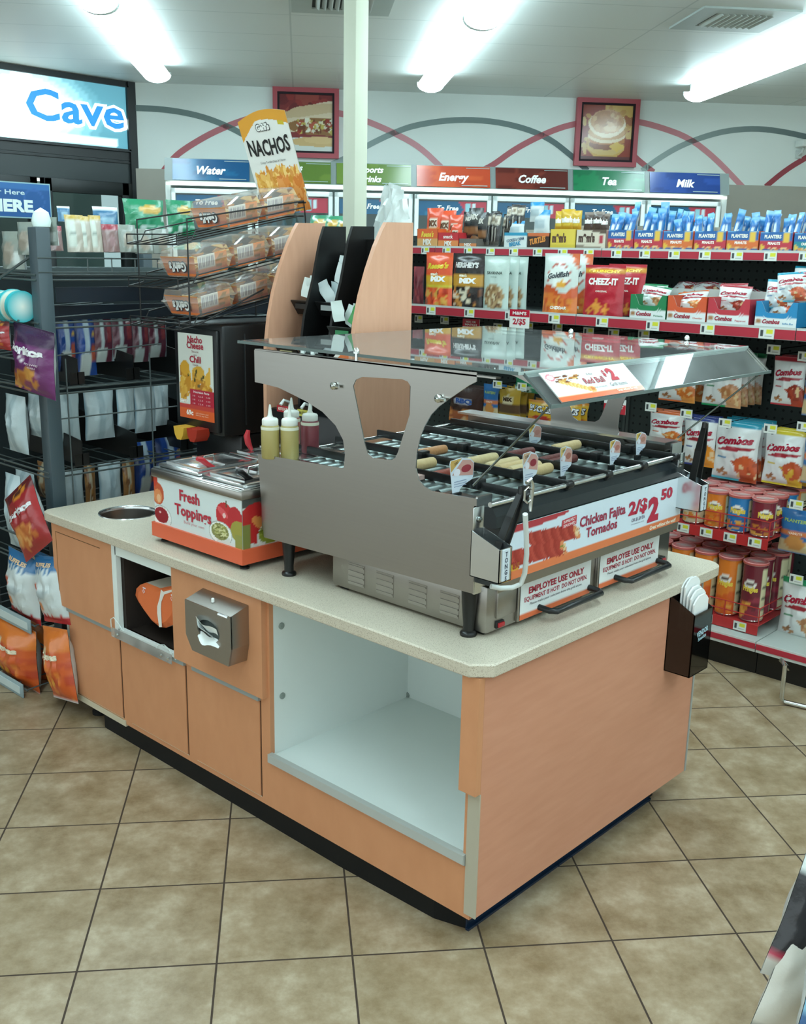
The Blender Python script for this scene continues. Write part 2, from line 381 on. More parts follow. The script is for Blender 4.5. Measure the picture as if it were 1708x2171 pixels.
# ------------------------------------------------------------------ ceiling vents
def vent(p,label):
    t_=thing('ceiling_vent',label,'ceiling vent',(p.x,p.y,CH),RZ,'square air vents in the ceiling')
    f=MB(); o=.29; i=.17
    f.prism([(-o,-o),(o,-o),(o,o),(-o,o)],lambda q,z:(q[0],q[1],z),-.012,-.0005,'#aab3ae','paint',holes=[[(-i,-i),(i,-i),(i,i),(-i,i)]]); f.build('frame',t_)
    b=MB(); b.box(-i,i,-i,i,-.004,-.0005,'#2c3230','matte'); b.build('backing',t_)
    for k in range(9):
        s_=MB(); x=-i+.02+k*.0375; s_.add([(x,-i,-.004),(x,i,-.004),(x+.022,i,-.02),(x+.022,-i,-.02),(x+.003,-i,-.004),(x+.003,i,-.004),(x+.025,i,-.02),(x+.025,-i,-.02)],[(0,1,2,3),(7,6,5,4),(0,3,7,4),(1,5,6,2),(3,2,6,7),(0,4,5,1)],'#c2cac6','paint'); s_.build('slat',t_)
vent(at(1554,40,'z',CH),'square white ceiling vent right of the middle light row')
vent(at(725,2,'z',CH),'square ceiling vent cut by the top edge behind the column')
# ------------------------------------------------------------------ drink coolers along the back wall
ck=thing('drink_cooler','long white drink cooler with seven glass doors and coloured headers','drink cooler',C0,RZ)
BF=9.0; P0=-1.035; PD=.6725
c=MB(); c.box(-1.10,3.71,BF+.02,9.66,2.225,2.25,'#e4eae7','paint'); c.box(-1.10,-1.06,BF+.02,9.66,0,2.25,'#c9cfcb','paint'); c.box(3.67,3.71,BF+.02,9.66,0,2.25,'#c9cfcb','paint')
c.box(-1.06,3.67,BF+.02,9.66,0,.15,'#30383a','paint'); c.box(-1.06,3.67,9.6,9.66,.15,2.25,'#c3d3d2','matte'); c.build('cabinet',ck)
c=MB(); c.box(-1.09,3.70,BF,BF+.05,2.212,2.232,'#dfeeea','dimlit'); c.build('light_strip',ck)
c=MB(); c.prism([(BF-.02,2.245),(BF+.03,2.425),(BF+.09,2.425),(BF+.09,2.245)],lambda q,x:(x,q[0],q[1]),-1.1,3.71,'#7d8886','paint'); c.build('header_housing',ck)
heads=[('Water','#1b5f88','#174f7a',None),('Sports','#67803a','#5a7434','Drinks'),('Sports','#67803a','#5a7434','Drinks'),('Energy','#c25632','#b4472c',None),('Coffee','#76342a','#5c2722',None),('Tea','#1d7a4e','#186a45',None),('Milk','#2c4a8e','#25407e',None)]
for k,(w1,c1,c2,w2) in enumerate(heads):
    x0=P0+k*PD; x1=x0+.625
    h=MB(); fn=lambda u,v:(x0+u*(x1-x0),BF-.028+.050*v,2.25+.17*v)
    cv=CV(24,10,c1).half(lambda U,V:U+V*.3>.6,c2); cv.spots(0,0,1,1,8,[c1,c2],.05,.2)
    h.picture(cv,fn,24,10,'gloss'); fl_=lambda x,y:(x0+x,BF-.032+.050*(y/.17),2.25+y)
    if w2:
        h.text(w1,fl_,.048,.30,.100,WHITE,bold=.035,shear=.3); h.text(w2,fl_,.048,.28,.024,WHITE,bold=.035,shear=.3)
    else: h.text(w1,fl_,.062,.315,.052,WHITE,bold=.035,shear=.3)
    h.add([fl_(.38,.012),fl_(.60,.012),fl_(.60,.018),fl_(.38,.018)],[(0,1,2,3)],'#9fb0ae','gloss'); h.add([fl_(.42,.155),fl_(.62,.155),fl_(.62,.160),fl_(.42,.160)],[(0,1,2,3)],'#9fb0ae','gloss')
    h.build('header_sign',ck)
    d=MB(); xa,xb=x0-.015,x1+.015; w=.035; zt=2.185
    d.box(xa,xa+w,BF-.03,BF+.02,.18,zt,'#d9e2df','paint',.004); d.box(xb-w,xb,BF-.03,BF+.02,.18,zt,'#d9e2df','paint',.004); d.box(xa,xb,BF-.03,BF+.02,zt-.04,zt,'#eef5f2','paint',.004); d.box(xa,xb,BF-.03,BF+.02,.18,.24,'#d9e2df','paint',.004)
    dr=d.build('door',ck)
    g=MB(); g.box(xa+w,xb-w,BF-.01,BF,.24,zt-.04,WHITE,'tint'); g.build('glass_pane',dr)
    p=MB(); f2=lambda u,v:(xa+w+.005+u*(xb-xa-2*w-.01),BF-.012,2.015+v*.12)
    cv=CV(40,12,'#1e5c80').rect(.55,0,1,1,'#b23b4c').half(lambda U,V:(U<.6+.08*(1-abs(V*2-1)))&(U>.5),'#1e5c80')
    cv.rect(.7,.2,.78,.95,'#8fc4cf'); cv.rect(.8,.3,.86,.95,'#c9dce2'); cv.rect(.1,.1,.3,.3,'#27708f')
    p.picture(cv,f2,40,12,'gloss'); p.text('To Free',lambda x,y:(xa+w+x,BF-.014,2.015+y),.04,.25,.045,WHITE,bold=.03,shear=.25)
    p.build('poster',dr)
    for sz in (1.72,):
        s_=MB(); s_.box(xa+w,xb-w,BF+.1,BF+.5,sz,sz+.015,'#cdd8d6','paint'); s_.build('shelf',ck)
# drinks just showing under the posters of the doors left and right of the column
bot=MB(); bot.lathe([(.0,0),(.033,.0),(.035,.02),(.035,.14),(.03,.17),(.014,.21),(.014,.235),(.0,.236)],n=10,col='#9fd0e6',mat='plastic')
b0=tag(bot.build('drink_bottle',loc=rm(-.30,BF+.18,1.735)),'small blue drink bottle on the upper cooler shelf, first from left','bottle','drink bottles in the wall cooler')
for i in range(1,6):
    dup(b0,rm(-.30+i*.085,BF+.18,1.735),label='small blue drink bottle on the upper cooler shelf, %s from left'%['','second','third','fourth','fifth','sixth'][i])
# ------------------------------------------------------------------ framed pictures
def framed(a,z,w,h,label,paint,tilt=0):
    p=rm(a,9.675,z); t_=thing('wall_picture',label,'picture',p,RZ)
    f=MB(); o=[(-w/2,-h/2),(w/2,-h/2),(w/2,h/2),(-w/2,h/2)]; k=.86; i_=[(x*k,y*k) for x,y in o]
    f.prism(o,lambda q,y:(q[0],y,q[1]),-.03,.022,'#a8424c','paint',holes=[i_]); f.build('frame',t_)
    f=MB(); i2=[(x*k*.93,y*k*.93) for x,y in o]; f.prism(i_,lambda q,y:(q[0],y,q[1]),-.02,.02,'#241a20','matte',holes=[i2]); f.build('mat_board',t_)
    g=MB(); g.picture(paint,lambda u,v:((u-.5)*w*k*.94,-.008,(v-.5)*h*k*.94),64,70,'gloss'); g.build('print',t_)
cv=CV(72,80,'#7c2a2c'); cv.spots(0,.6,1,1,30,['#8e3230','#6a2226','#934038'],.04,.12); cv.rect(0,0,1,.12,'#232c40')
cv.ell(.62,.12,.75,.13,'#cfd3cc'); cv.ell(.75,.17,.55,.09,'#c9a874')
cv.half(lambda U,V:(V<.62+.28*np.sin(np.clip((U+.02)/1.15,0,1)*1.5))&(V>.30+.15*U)&(((U-.95)/.98)**2+((V-.5)/.42)**2<1),'#d5c3a6')
cv.half(lambda U,V:(((U-.98)/.9)**2+((V-.60)/.25)**2<1)&(V>.62+.15*(U-.5)),'#c4ab88')
cv.half(lambda U,V:(((U-.98)/.86)**2+((V-.44)/.16)**2<1),'#8a6138')
cv.spots(.35,.34,1,.55,120,['#d9d2a8','#a8503a','#6b3a20','#cfc9b0','#b8a552','#8e2f24','#e0dcc8'],.015,.05); cv.ell(.8,.2,.35,.06,'#d2b27e')
framed(.062,2.80,.58,.585,'red framed picture of a filled hot dog','' or cv)
cv=CV(72,80,'#8c3a2c'); cv.rect(.45,.55,1,1,'#c9a258'); cv.spots(0,.1,1,.9,40,['#b98a48','#9a5a34','#c7a468'],.05,.12,.6)
cv.half(lambda U,V:np.abs(U-.5)*.9+np.abs(V-.2)<.34,'#c99f55'); cv.rect(0,0,1,.06,'#5b2c2c')
cv.ell(.5,.24,.36,.15,'#cfae6e'); cv.ell(.5,.28,.34,.10,'#8a5236'); cv.ell(.52,.36,.36,.09,'#b9783f'); cv.half(lambda U,V:(np.abs(U-.72)+np.abs(V-.25)*1.6<.16),'#d9b45a')
cv.ell(.5,.44,.36,.13,'#e6d3b4'); cv.ell(.5,.50,.36,.14,'#c99b6a'); cv.ell(.5,.66,.36,.25,'#ead9bd'); cv.ell(.5,.70,.33,.22,'#c99a6c'); cv.ell(.46,.76,.22,.13,'#a8714a',al=.8); cv.ell(.58,.58,.15,.06,'#dcb98c')
cv.spots(.25,.55,.75,.85,30,['#d3aa7c','#b98458'],.02,.05)
framed(2.785,2.80,.58,.585,'red framed picture of a breakfast muffin sandwich',cv)
# small camera at the right edge of the wall
p=at(1702,305,'y',at(1702,305,'z',2.75).y); 
d=RT*((1704-W/2)/F)+DN*((305-H/2)/F)+FW; q=CAM+d*(9.6/d.dot(B))
cc=thing('security_camera','small white security camera high on the wall by the right edge','security camera',q,RZ)
k=MB(); k.box(-.06,.06,-.10,.06,-.03,.03,'#d5dad5','plastic',.01); k.build('body',cc); k=MB(); k.tube([(0,.0,-.03),(0,.02,-.07),(0,.085,-.09)],.012,'#c4cac6','plastic'); k.box(-.03,.03,.08,.09,-.12,-.05,'#c4cac6','plastic'); k.build('bracket',cc)
k=MB(); k.lathe([(.028,0),(.028,.03),(.02,.032)],n=14,col=BLACK,T=Matrix.Translation((-.0,-.13,0))@Matrix.Rotation(PI/2,4,'X')@Matrix.Translation((0,0,-.03))); k.build('lens',cc)
# ------------------------------------------------------------------ backlit sign over the cooler doors
sg=thing('backlit_sign','backlit blue and white sign reading Cave over the dark doors','sign',(0,YC,0))
k=MB(); x0,x1,z0,z1=-1.2,3.50,2.52,3.05
k.box(x0,x1,-.03,.03,z0-.01,z0+.012,'#11151a','paint'); k.box(x0,x1,-.03,.03,z1-.012,z1,'#11151a','paint'); k.box(x1-.02,x1,-.03,.03,z0,z1,'#11151a','paint'); k.build('frame',sg)
k=MB(); cv=CV(160,24,'#4f8796'); 
[cv.half((lambda k:lambda U,V:((U-.80)/(.065+.018*k))**2+((V-.5)/(.42+.07*k))**2<1)(k),c_) for k,c_ in ((5,'#5b94a2'),(4,'#72aab6'),(3,'#93c8d1'),(2,'#b4e2e8'),(1,'#d6f6f8'),(0,'#f4ffff'))]; cv.rect(.5,.06,.98,.15,'#d5fbfb')  # white-to-teal rings paint the blown-out glow into the panel colour
k.picture(cv,lambda u,v:(x0+.02+u*(x1-x0-.04),-.005,z0+.012+v*(z1-z0-.024)),160,24,'lit'); k.build('lit_panel',sg)
k=MB(); fn=lambda x,y:(3.02+x,-.012,2.70+y)
k.text('Cave',fn,.245,-.02,-.005,'#f6ffff','lit',bold=.075,width=.98); sg1=k.build('letter_halo',sg)
k=MB(); fn=lambda x,y:(3.02+x,-.018,2.70+y)
k.text('Cave',fn,.235,-.02,0,'#2478b8','lit',bold=.02,width=.90); k.build('lettering',sg); k=MB()
k.text('Beer',fn,.235,-1.16,0,'#eaffff','lit',bold=.05,width=.9); k.build('lettering',sg)
# blue poster on the door
def quad_on(yp,c1,c2):
    a_=at(*c1,'y',yp); b_=at(*c2,'y',yp); return a_,b_
a_=at(104,398,'y',YC-.04); b_=at(104,470,'y',YC-.04)
ps=MB(); xw=.95; x1=a_.x; x0=x1-xw; z1=a_.z+.02; z0=b_.z+.03
cv=CV(60,20,'#2d5f9e').rect(.0,.86,1,1,'#3b73b4').ell(.86,.5,.1,.38,'#3a6bb0').ell(.86,.5,.085,.32,'#2d5f9e')
ps.picture(cv,lambda u,v:(x0+u*(x1-x0),YC-.04,z0+v*(z1-z0)),60,20,'gloss')
ps.box(x0-.01,x1+.01,YC-.036,YC-.031,z0-.01,z1+.01,'#9cc3cc','paint')
hh=z1-z0; ps.text('BEER HERE',lambda x,y:(x0+x,YC-.043,z0+y),hh*.34,xw*.44,hh*.16,'#e6f4f2',bold=.05,width=xw*.80); ps.text('Ice Cold Beer Here',lambda x,y:(x0+x,YC-.043,z0+y),hh*.14,xw*.42,hh*.66,'#cfe6ec',bold=.02,width=xw*.7)
tag(ps.build('door_poster'),'blue poster on the dark glass door at left','poster')
# ================================================================== PRODUCTS
PROTO={}
def surf(w,h,d,kind,seed=0):
    def t(u,v):
        u=min(1,max(0,u)); v=min(1,max(0,v)); s_=max(0,math.sin(PI*u))**.6
        if kind=='bag': f=max(0,math.sin(PI*min(1,max(0,(v-.045)/.91))))**.55
        elif kind=='tube': f=max(0,math.sin(PI*min(1,max(0,(v-.03)/.87))))**.35
        else: f=math.sqrt(max(0,1-(v/.93)**2.6)) if v<.93 else 0   # stand-up pouch
        wr=(noise.noise(Vector((u*5+seed,v*5,seed*3.1)))*.34+noise.noise(Vector((u*13,v*7+seed,2)))*.16)*f
        return d/2*s_*f*(1+wr)+.0007
    def fr(u,v,o=0,sg=-1):
        wx=w*(1-.06*math.sin(PI*v)**2) if kind!='pouch' else w*(1-.03*math.sin(PI*v))
        wob=noise.noise(Vector((v*4,seed,1)))*.012*w*abs(u-.5)*2
        return ((u-.5)*wx+wob, sg*(t(u,v)+o), v*h)
    return fr
def bagmesh(key,w,h,d,kind,cv,texts=(),back='#c9cfcf',mat='foil',res=(16,22),seed=1,backcv=None,name='snack_bag'):
    mb=MB(); fr=surf(w,h,d,kind,seed); nu,nv=res
    mb.picture(cv,lambda u,v:fr(u,v),nu,nv,mat)
    b=backcv or CV(4,4,back); mb.picture(b,lambda u,v:fr(1-u,v,0,1),nu,nv,mat)
    if kind!='pouch':
        for v0 in (0,):
            pass
    for tx in texts:
        s_,x,y,hh,col=tx[:5]; kw=tx[5] if len(tx)>5 else {}
        mb.text(s_,lambda a,b_:fr(a/w+.5,b_/h,.0016),hh*h,(x-.5)*w,y*h,col,mat if mat!='foil' else 'gloss',**{**dict(bold=.03),**{k:(v*w if k=='width' else v) for k,v in kw.items()}})
    o=mb.build(name); o['dims']=(w,d,h); PROTO[key]=[o,False]; return o
def reg(key,o,w,d,h): o['dims']=(w,d,h); PROTO[key]=[o,False]; return o
def use(key,loc,rot,label,cat,group=None,scale=(1,1,1)):
    o,used=PROTO[key]; dims=list(o['dims'])
    if not used:
        PROTO[key][1]=True; r=o; r.location=loc; r.rotation_euler=rot if hasattr(rot,'__len__') else (0,0,rot); r.scale=scale
        tag(r,label,cat,group)
    else: r=dup(o,loc,rot,label,group,scale); r['category']=cat
    if not group and 'group' in r: del r['group']
    return r
def put(key,box,c,label,cat,group=None,zb=None,rx=0,ry=0,rz=0,ax='x',dx=0,dscale=None):
    """stand a product on the real plane x=c (or y=c) where the photo shows it"""
    x0,y0,x1,y1=box; ym=(y0+y1)/2; o=PROTO[key][0]; w,d,h=o['dims']
    a=at(x0,ym,ax,c); b=at(x1,ym,ax,c); xm=(x0+x1)/2; top=at(xm,y0,ax,c).z; bot=at(xm,y1,ax,c).z if zb is None else zb
    ww=(a.y-b.y) if ax=='x' else (b.x-a.x); sx=ww/w; sz=(top-bot)/h; sd=dscale if dscale else (sx+sz)/2
    p=Vector((c+dx+d*sd*.5,(a.y+b.y)/2,bot)) if ax=='x' else Vector(((a.x+b.x)/2,c+dx+d*sd*.5,bot))
    return use(key,p,(rx,ry,(FX if ax=='x' else 0)+rz),label,cat,group,(sx,sd,sz))
# ---- designs
def combos(key,cap,acc,food,bot=None,food2=None):
    cv=CV(48,60,'#d9dcda').rect(0,.9,1,1,cap).rect(0,0,1,.045,bot or cap)
    cv.half(lambda U,V:(V>.0)&(V<.36)&(U+V*.5>.62+.1*np.sin(V*9)),food).half(lambda U,V:((U-.78)/.25)**2+((V-.28)/.17)**2<1,food2 or food)
    cv.ell(.52,.555,.42,.035,'#9c2a35',.06).ell(.2,.14,.08,.035,'#a9744a').ell(.33,.11,.08,.035,'#b8845a',.4).ell(.26,.18,.06,.03,'#8c5c38')
    cv.rect(.1,.38,.36,.395,acc).rect(.1,.35,.32,.36,'#b8bcbc').rect(.1,.32,.3,.33,'#b8bcbc')
    cv.spots(.6,.1,.98,.36,14,[food,food2 or food,'#d9b98a'],.03,.07)
    return bagmesh(key,.20,.26,.07,'bag',cv,[('Combos',.5,.64,.115,'#a3243a',dict(bold=.06,shear=.35,width=.84,rot=.10,arc=-.6))],seed=sum(map(ord,key))%7,res=(30,38))
combos('cb_orange','#c9622f','#c9622f','#d98f45',food2='#c46a2c'); combos('cb_green','#1d7a4c','#1d7a4c','#c79366','#1d8a54','#b0764a')
combos('cb_red','#a8303a','#a8303a','#a8402c',food2='#8e3124'); combos('cb_navy','#2b3a78','#2b3a78','#d88a2e'); combos('cb_teal','#2792ab','#2e7fb0','#a8492a','#3fa3b4','#c4582f')
combos('cb_yellow','#cdb92e','#c9ac2a','#c99b2f','#cdb92e','#b8502c')
def bag2(key,w,h,d,kind,bg,fn,texts,**kw):
    cv=CV(44,56,bg); fn(cv); return bagmesh(key,w,h,d,kind,cv,texts,**kw)
bag2('reeses',.17,.27,.07,'pouch','#e2562c',lambda c:c.rect(0,.38,1,.56,'#d9a52c').rect(0,.33,1,.38,'#cfc23a').spots(.05,.02,.95,.3,26,['#b3341f','#7a3b22','#d9a24a','#e0662f'],.03,.09),[("Reese's",.52,.70,.10,'#e3c338',dict(shear=.3,bold=.06,width=.8,rot=.05)),('snack',.45,.57,.055,'#f2ead0',dict(bold=.05)),('MIX',.6,.46,.09,'#f2f0ea',dict(bold=.07,width=.5))])
bag2('goldmix',.18,.27,.07,'pouch','#2a2524',lambda c:c.rect(0,.38,1,.60,'#c8943a').spots(.05,.02,.95,.34,30,['#c98a46','#e2d6bc','#7d4a2a','#a0703c','#d9cbb0'],.03,.07),[("HERSHEY'S",.5,.74,.09,'#d5d3d0',dict(bold=.06,width=.75)),('snack',.45,.57,.05,'#f2ead0',dict(bold=.05)),('MIX',.6,.45,.09,'#f2f0ea',dict(bold=.07,width=.5))])
bag2('nutpouch',.15,.30,.06,'pouch','#bccdc4',lambda c:c.ell(.5,.24,.38,.24,'#a98a63').spots(.2,.05,.8,.42,40,['#c2a276','#7d5a3c','#8e6a48','#d9c8a4','#6b4a38'],.03,.06).rect(0,.93,1,.95,'#d9e2dc'),[('SAVANNA',.5,.66,.055,'#3d4a44',dict(width=.62,bold=.02)),('trail mix',.5,.60,.025,'#5a6660',dict(bold=.0))])
bag2('goldfish',.20,.30,.07,'pouch','#cfd9d2',lambda c:c.half(lambda U,V:V<.42+.08*np.sin(U*7),'#cf5a2e').half(lambda U,V:V<.3+.05*np.sin(U*5+1),'#e07a35').half(lambda U,V:(U+V>1.72),'#d36a3e').ell(.5,.62,.33,.21,'#b5432f').ell(.5,.62,.31,.195,'#e2e6df').spots(.05,.02,.95,.25,18,['#e6a04a','#df8a3a','#c9562a'],.04,.07).ell(.62,.49,.14,.06,'#dfa33c'),[('Goldfish',.5,.60,.085,'#4a4f55',dict(shear=.3,bold=.04,width=.62,rot=.14)),('CHEDDAR',.55,.07,.045,'#f2ede0',dict(bold=.05,shear=.2)),])
bag2('cheezit',.22,.28,.06,'pouch','#b32634',lambda c:c.rect(0,.84,1,.93,'#c98a2c').rect(.1,.6,.9,.63,'#a01f2e').half(lambda U,V:(np.abs(U-.38)+np.abs(V-.18)<.15)|(np.abs(U-.62)+np.abs(V-.14)<.11)|(np.abs(U-.2)+np.abs(V-.10)<.09),'#d98b3a').half(lambda U,V:(np.abs(U-.40)+np.abs(V-.19)<.10),'#e39a44'),[('CHEEZ-IT',.5,.62,.12,'#f0ece6',dict(bold=.05,width=.74)),('ORIGINAL',.5,.47,.035,'#e8d9cf',dict(bold=.02)),('CRUNCHY',.5,.855,.05,'#f2d24a',dict(bold=.04,width=.8))])
bag2('mmyellow',.10,.11,.03,'bag','#cda52c',lambda c:c.rect(0,0,1,.25,'#b98a24').ell(.5,.45,.4,.2,'#e0c04a'),[("m&m's",.5,.42,.22,'#f0eee6',dict(bold=.09,shear=.1,width=.8))],res=(10,10))
bag2('mmbrown',.10,.11,.03,'bag','#4a3a33',lambda c:c.rect(0,.8,1,1,'#8a7d74'),[("m&m's",.5,.42,.22,'#f0eee6',dict(bold=.09,shear=.1,width=.8))],res=(10,10))
bag2('rorange',.10,.13,.035,'bag','#e05330',lambda c:c.rect(0,.05,1,.3,'#d98a3c').rect(.2,.3,.8,.62,'#e8ddca'),[('MIX',.5,.36,.18,'#6a4a34',dict(bold=.08,width=.5))],res=(10,12))
bag2('jerkyblack',.11,.14,.03,'bag','#242424',lambda c:c.rect(0,.55,1,.85,'#4a4a48').rect(.1,.1,.9,.4,'#8a5d3a'),[('MIX',.5,.62,.16,'#cfcac0',dict(bold=.06,width=.55))],res=(10,12))
bag2('darktube',.045,.20,.03,'tube','#26211f',lambda c:c.rect(.1,.62,.9,.88,'#c9bfae').rect(.25,.66,.75,.84,'#8a7a66').rect(.4,.04,.6,.55,'#b9b0a4').rect(.1,.0,.9,.12,'#5b544c'),[],res=(8,14))
bag2('planttube',.05,.21,.035,'tube','#2a78b8',lambda c:c.rect(.28,.1,.72,.66,'#d9e4e8').rect(0,.0,1,.22,'#a85a3e').rect(.0,.22,.28,.5,'#c26a44').rect(0,.93,1,1,'#79b4dc').rect(0,.70,1,.73,'#1d62a8'),[],res=(8,14))
bag2('plantred',.05,.19,.035,'tube','#2b6fb4',lambda c:c.rect(0,.0,1,.4,'#b03040').rect(.3,.35,.7,.7,'#cfdfe8').rect(0,.92,1,1,'#8fc0e0'),[],res=(8,14))
bag2('whitewedge',.10,.13,.03,'bag','#d3dbdb',lambda c:c.rect(0,.78,1,1,'#2f8fc4').rect(.1,.3,.8,.6,'#b3c3c8'),[],res=(10,12))
bag2('greenbag',.24,.30,.08,'bag','#2b8a62',lambda c:c.ell(.6,.72,.28,.12,'#c9a03c').rect(0,.25,1,.3,'#a8d2c0').spots(0,0,1,.6,12,['#57a888','#1f7a52','#cfe2da'],.05,.12),[],res=(14,16))
bag2('bugles',.15,.2,.05,'bag','#cfa32c',lambda c:c.rect(0,.0,1,.28,'#d98c2c').ell(.55,.22,.3,.13,'#b8342c').rect(0,.9,1,1,'#c27a24'),[('BUGLES',.5,.5,.26,'#e9ecec',dict(bold=.05,width=.86,rot=-.08)),('BUGLES',.51,.49,.27,'#3b3f4a',dict(bold=.09,width=.88,rot=-.08))],res=(12,14))
bag2('brownnut',.16,.24,.05,'bag','#3c2622',lambda c:c.rect(0,.0,1,.35,'#a8562f').spots(0,.05,1,.4,14,['#d98a4a','#7c3a22','#e2b98a'],.04,.09).rect(.25,.55,.75,.72,'#d3d3dc'),[('BBQ',.5,.56,.12,'#3a5a9c',dict(bold=.06))],res=(12,14))
bag2('bluebag',.16,.24,.05,'bag','#2c6aa4',lambda c:c.rect(0,.0,1,.3,'#c9b48a').ell(.5,.25,.3,.16,'#c98a4a').rect(0,.42,1,.52,'#d27a4a').rect(0,.0,1,.06,'#2c6aa4'),[('PLANTERS',.5,.72,.07,'#9fb86a',dict(bold=.04,width=.75)),('PEANUTS',.5,.45,.05,'#ecd6c0',dict(bold=.03))],res=(14,18))
bag2('goldbag',.14,.2,.05,'bag','#b5922e',lambda c:c.rect(0,.1,1,.42,'#5a4432').ell(.5,.6,.3,.16,'#d6c9a4'),[('MIX',.5,.56,.12,'#4a3828',dict(bold=.06))],res=(10,12))
bag2('redchoc',.10,.2,.04,'bag','#7c3038',lambda c:c.spots(0,0,1,1,8,['#5c2028','#a8484a'],.05,.2),[],res=(8,12))
bag2('purplechip',.26,.34,.09,'bag','#6b2a66',lambda c:c.half(lambda U,V:V>.75,'#3b1f44').ell(.35,.2,.38,.16,'#c9823c').spots(.05,.05,.7,.35,10,['#d99a4c','#b56a2c','#8a3a5c'],.05,.12).half(lambda U,V:(np.abs(U-.4)*1.6<(.46-V)*1.0+.14)&(V<.6)&(V>.46)&(np.abs(U-.4)*1.6>(.46-V)*1.0+.08),'#e0d8dc'),[('Doritos',.44,.60,.12,'#ecebee',dict(bold=.06,width=.9,shear=0)),('SPICY SWEET',.66,.46,.028,'#e0c9d8',{}),('CHILI',.66,.41,.028,'#e0c9d8',{})],res=(18,22))
bag2('redchip',.20,.34,.08,'bag','#a3282c',lambda c:c.half(lambda U,V:V>.82,'#6a2022').ell(.4,.3,.36,.14,'#d98a45').spots(.1,.15,.8,.4,8,['#e0a05c','#c46a30'],.05,.1).ell(.6,.88,.2,.08,'#d98a2c').ell(.6,.88,.1,.05,'#5c2a1c'),[('Doritos',.5,.58,.10,'#e6e6ea',dict(bold=.06,width=.86))],res=(18,22))
bag2('ruffle',.17,.30,.09,'bag','#ccd5d6',lambda c:c.half(lambda U,V:V>.80+.03*np.sin(U*60),'#2e6c9e').half(lambda U,V:V<.13+.02*np.sin(U*70),'#c02f33').ell(.14,.48,.26,.13,'#cf5a40').ell(.12,.28,.26,.10,'#d98a5c').rect(.3,.5,.7,.52,'#a9b4b8').rect(.3,.45,.65,.46,'#a9b4b8').rect(.3,.40,.6,.41,'#a9b4b8'),[('RUFFLES',.45,.86,.05,'#e8c8a0',dict(bold=.05,width=.6))],res=(18,22))
bag2('cheeto',.18,.32,.10,'bag','#cf5a26',lambda c:c.half(lambda U,V:V>.72,'#d8742c').ell(.2,.62,.2,.14,'#dcc9a4').ell(.3,.3,.25,.1,'#df9a3c').spots(0,.0,1,.9,16,['#c24a22','#dd7a30','#b8401f'],.03,.1).rect(0,0,1,.04,'#c8cfd2'),[('Cheetos',.42,.60,.09,'#e9dfc6',dict(bold=.07,width=.7,shear=.2))],res=(18,22))
bag2('chipback',.22,.30,.09,'bag','#b9c9cd',lambda c:c.rect(.42,0,.60,1,'#a2b4ba').rect(.08,.55,.36,.56,'#6c7f88').rect(.08,.48,.36,.485,'#6c7f88').rect(.08,.41,.34,.415,'#6c7f88').rect(.08,.34,.36,.345,'#6c7f88').rect(0,.0,.05,1,'#7f9fb0'),[],res=(14,16))
bag2('blueback',.22,.30,.09,'bag','#25488f',lambda c:c.rect(.40,.3,.58,1,'#a9bcc8').rect(.25,0,.7,.32,'#b9c2bf').rect(.7,.2,1,.5,'#a8533f').rect(0,0,.2,1,'#1d3568').rect(.72,.6,.95,.66,'#c9a84a'),[],res=(14,16))
bag2('maroonback',.22,.30,.09,'bag','#5b2c3c',lambda c:c.rect(.30,.3,.5,1,'#b3c1c4').rect(.2,0,.62,.3,'#b4bebc').rect(.6,.4,.85,.8,'#8e3a40').rect(.86,0,1,1,'#9fb0b6'),[],res=(14,16))
bag2('brownback',.18,.28,.08,'bag','#8a6038',lambda c:c.rect(.3,0,.55,1,'#b3a88e').spots(0,0,1,1,10,['#6f4a2c','#a87a48'],.05,.15),[],res=(12,14))
def carton(key,w,h,d,body,cv,texts,cut=0,side='#b9b2a4',name='carton'):
    """open topped shelf carton; printed front, walls and a floor"""
    m_=MB(); th=.002
    if cut:   # front wall dips in the middle
        nu=16; top=lambda u:1-(cut if .26<u<.74 else (cut*min(1,max(0,(u-.14)/.12)) if u<.26 else cut*min(1,max(0,(.86-u)/.12))))
    else: nu=16; top=lambda u:1
    vs=[];cs=[];nv=12
    for j in range(nv+1):
        for i in range(nu+1):
            u=i/nu; v=j/nv*top(u); vs.append(((u-.5)*w,-d/2,v*h)); cs.append(cv.at(u,v))
    fs=[(j*(nu+1)+i,j*(nu+1)+i+1,(j+1)*(nu+1)+i+1,(j+1)*(nu+1)+i) for j in range(nv) for i in range(nu)]
    m_.add(vs,fs,None,'card',False,None,cols=cs); m_.add([(x,-d/2+th,z) for x,y,z in vs],[f[::-1] for f in fs],side,'card')
    m_.box(-w/2,-w/2+th,-d/2,d/2,0,h,body,'card'); m_.box(w/2-th,w/2,-d/2,d/2,0,h,body,'card'); m_.box(-w/2,w/2,d/2-th,d/2,0,h*1.25,side,'card'); m_.box(-w/2,w/2,-d/2,d/2,0,th,side,'card')
    for tx in texts:
        s_,x,y,hh,col=tx[:5]; kw=tx[5] if len(tx)>5 else {}
        m_.text(s_,lambda a,b:(a,-d/2-.001,b),hh*h,(x-.5)*w,y*h,col,'card',**{**dict(bold=.03),**{k:(v*w if k=='width' else v) for k,v in kw.items()}})
    return reg(key,m_.build(name),w,d,h)
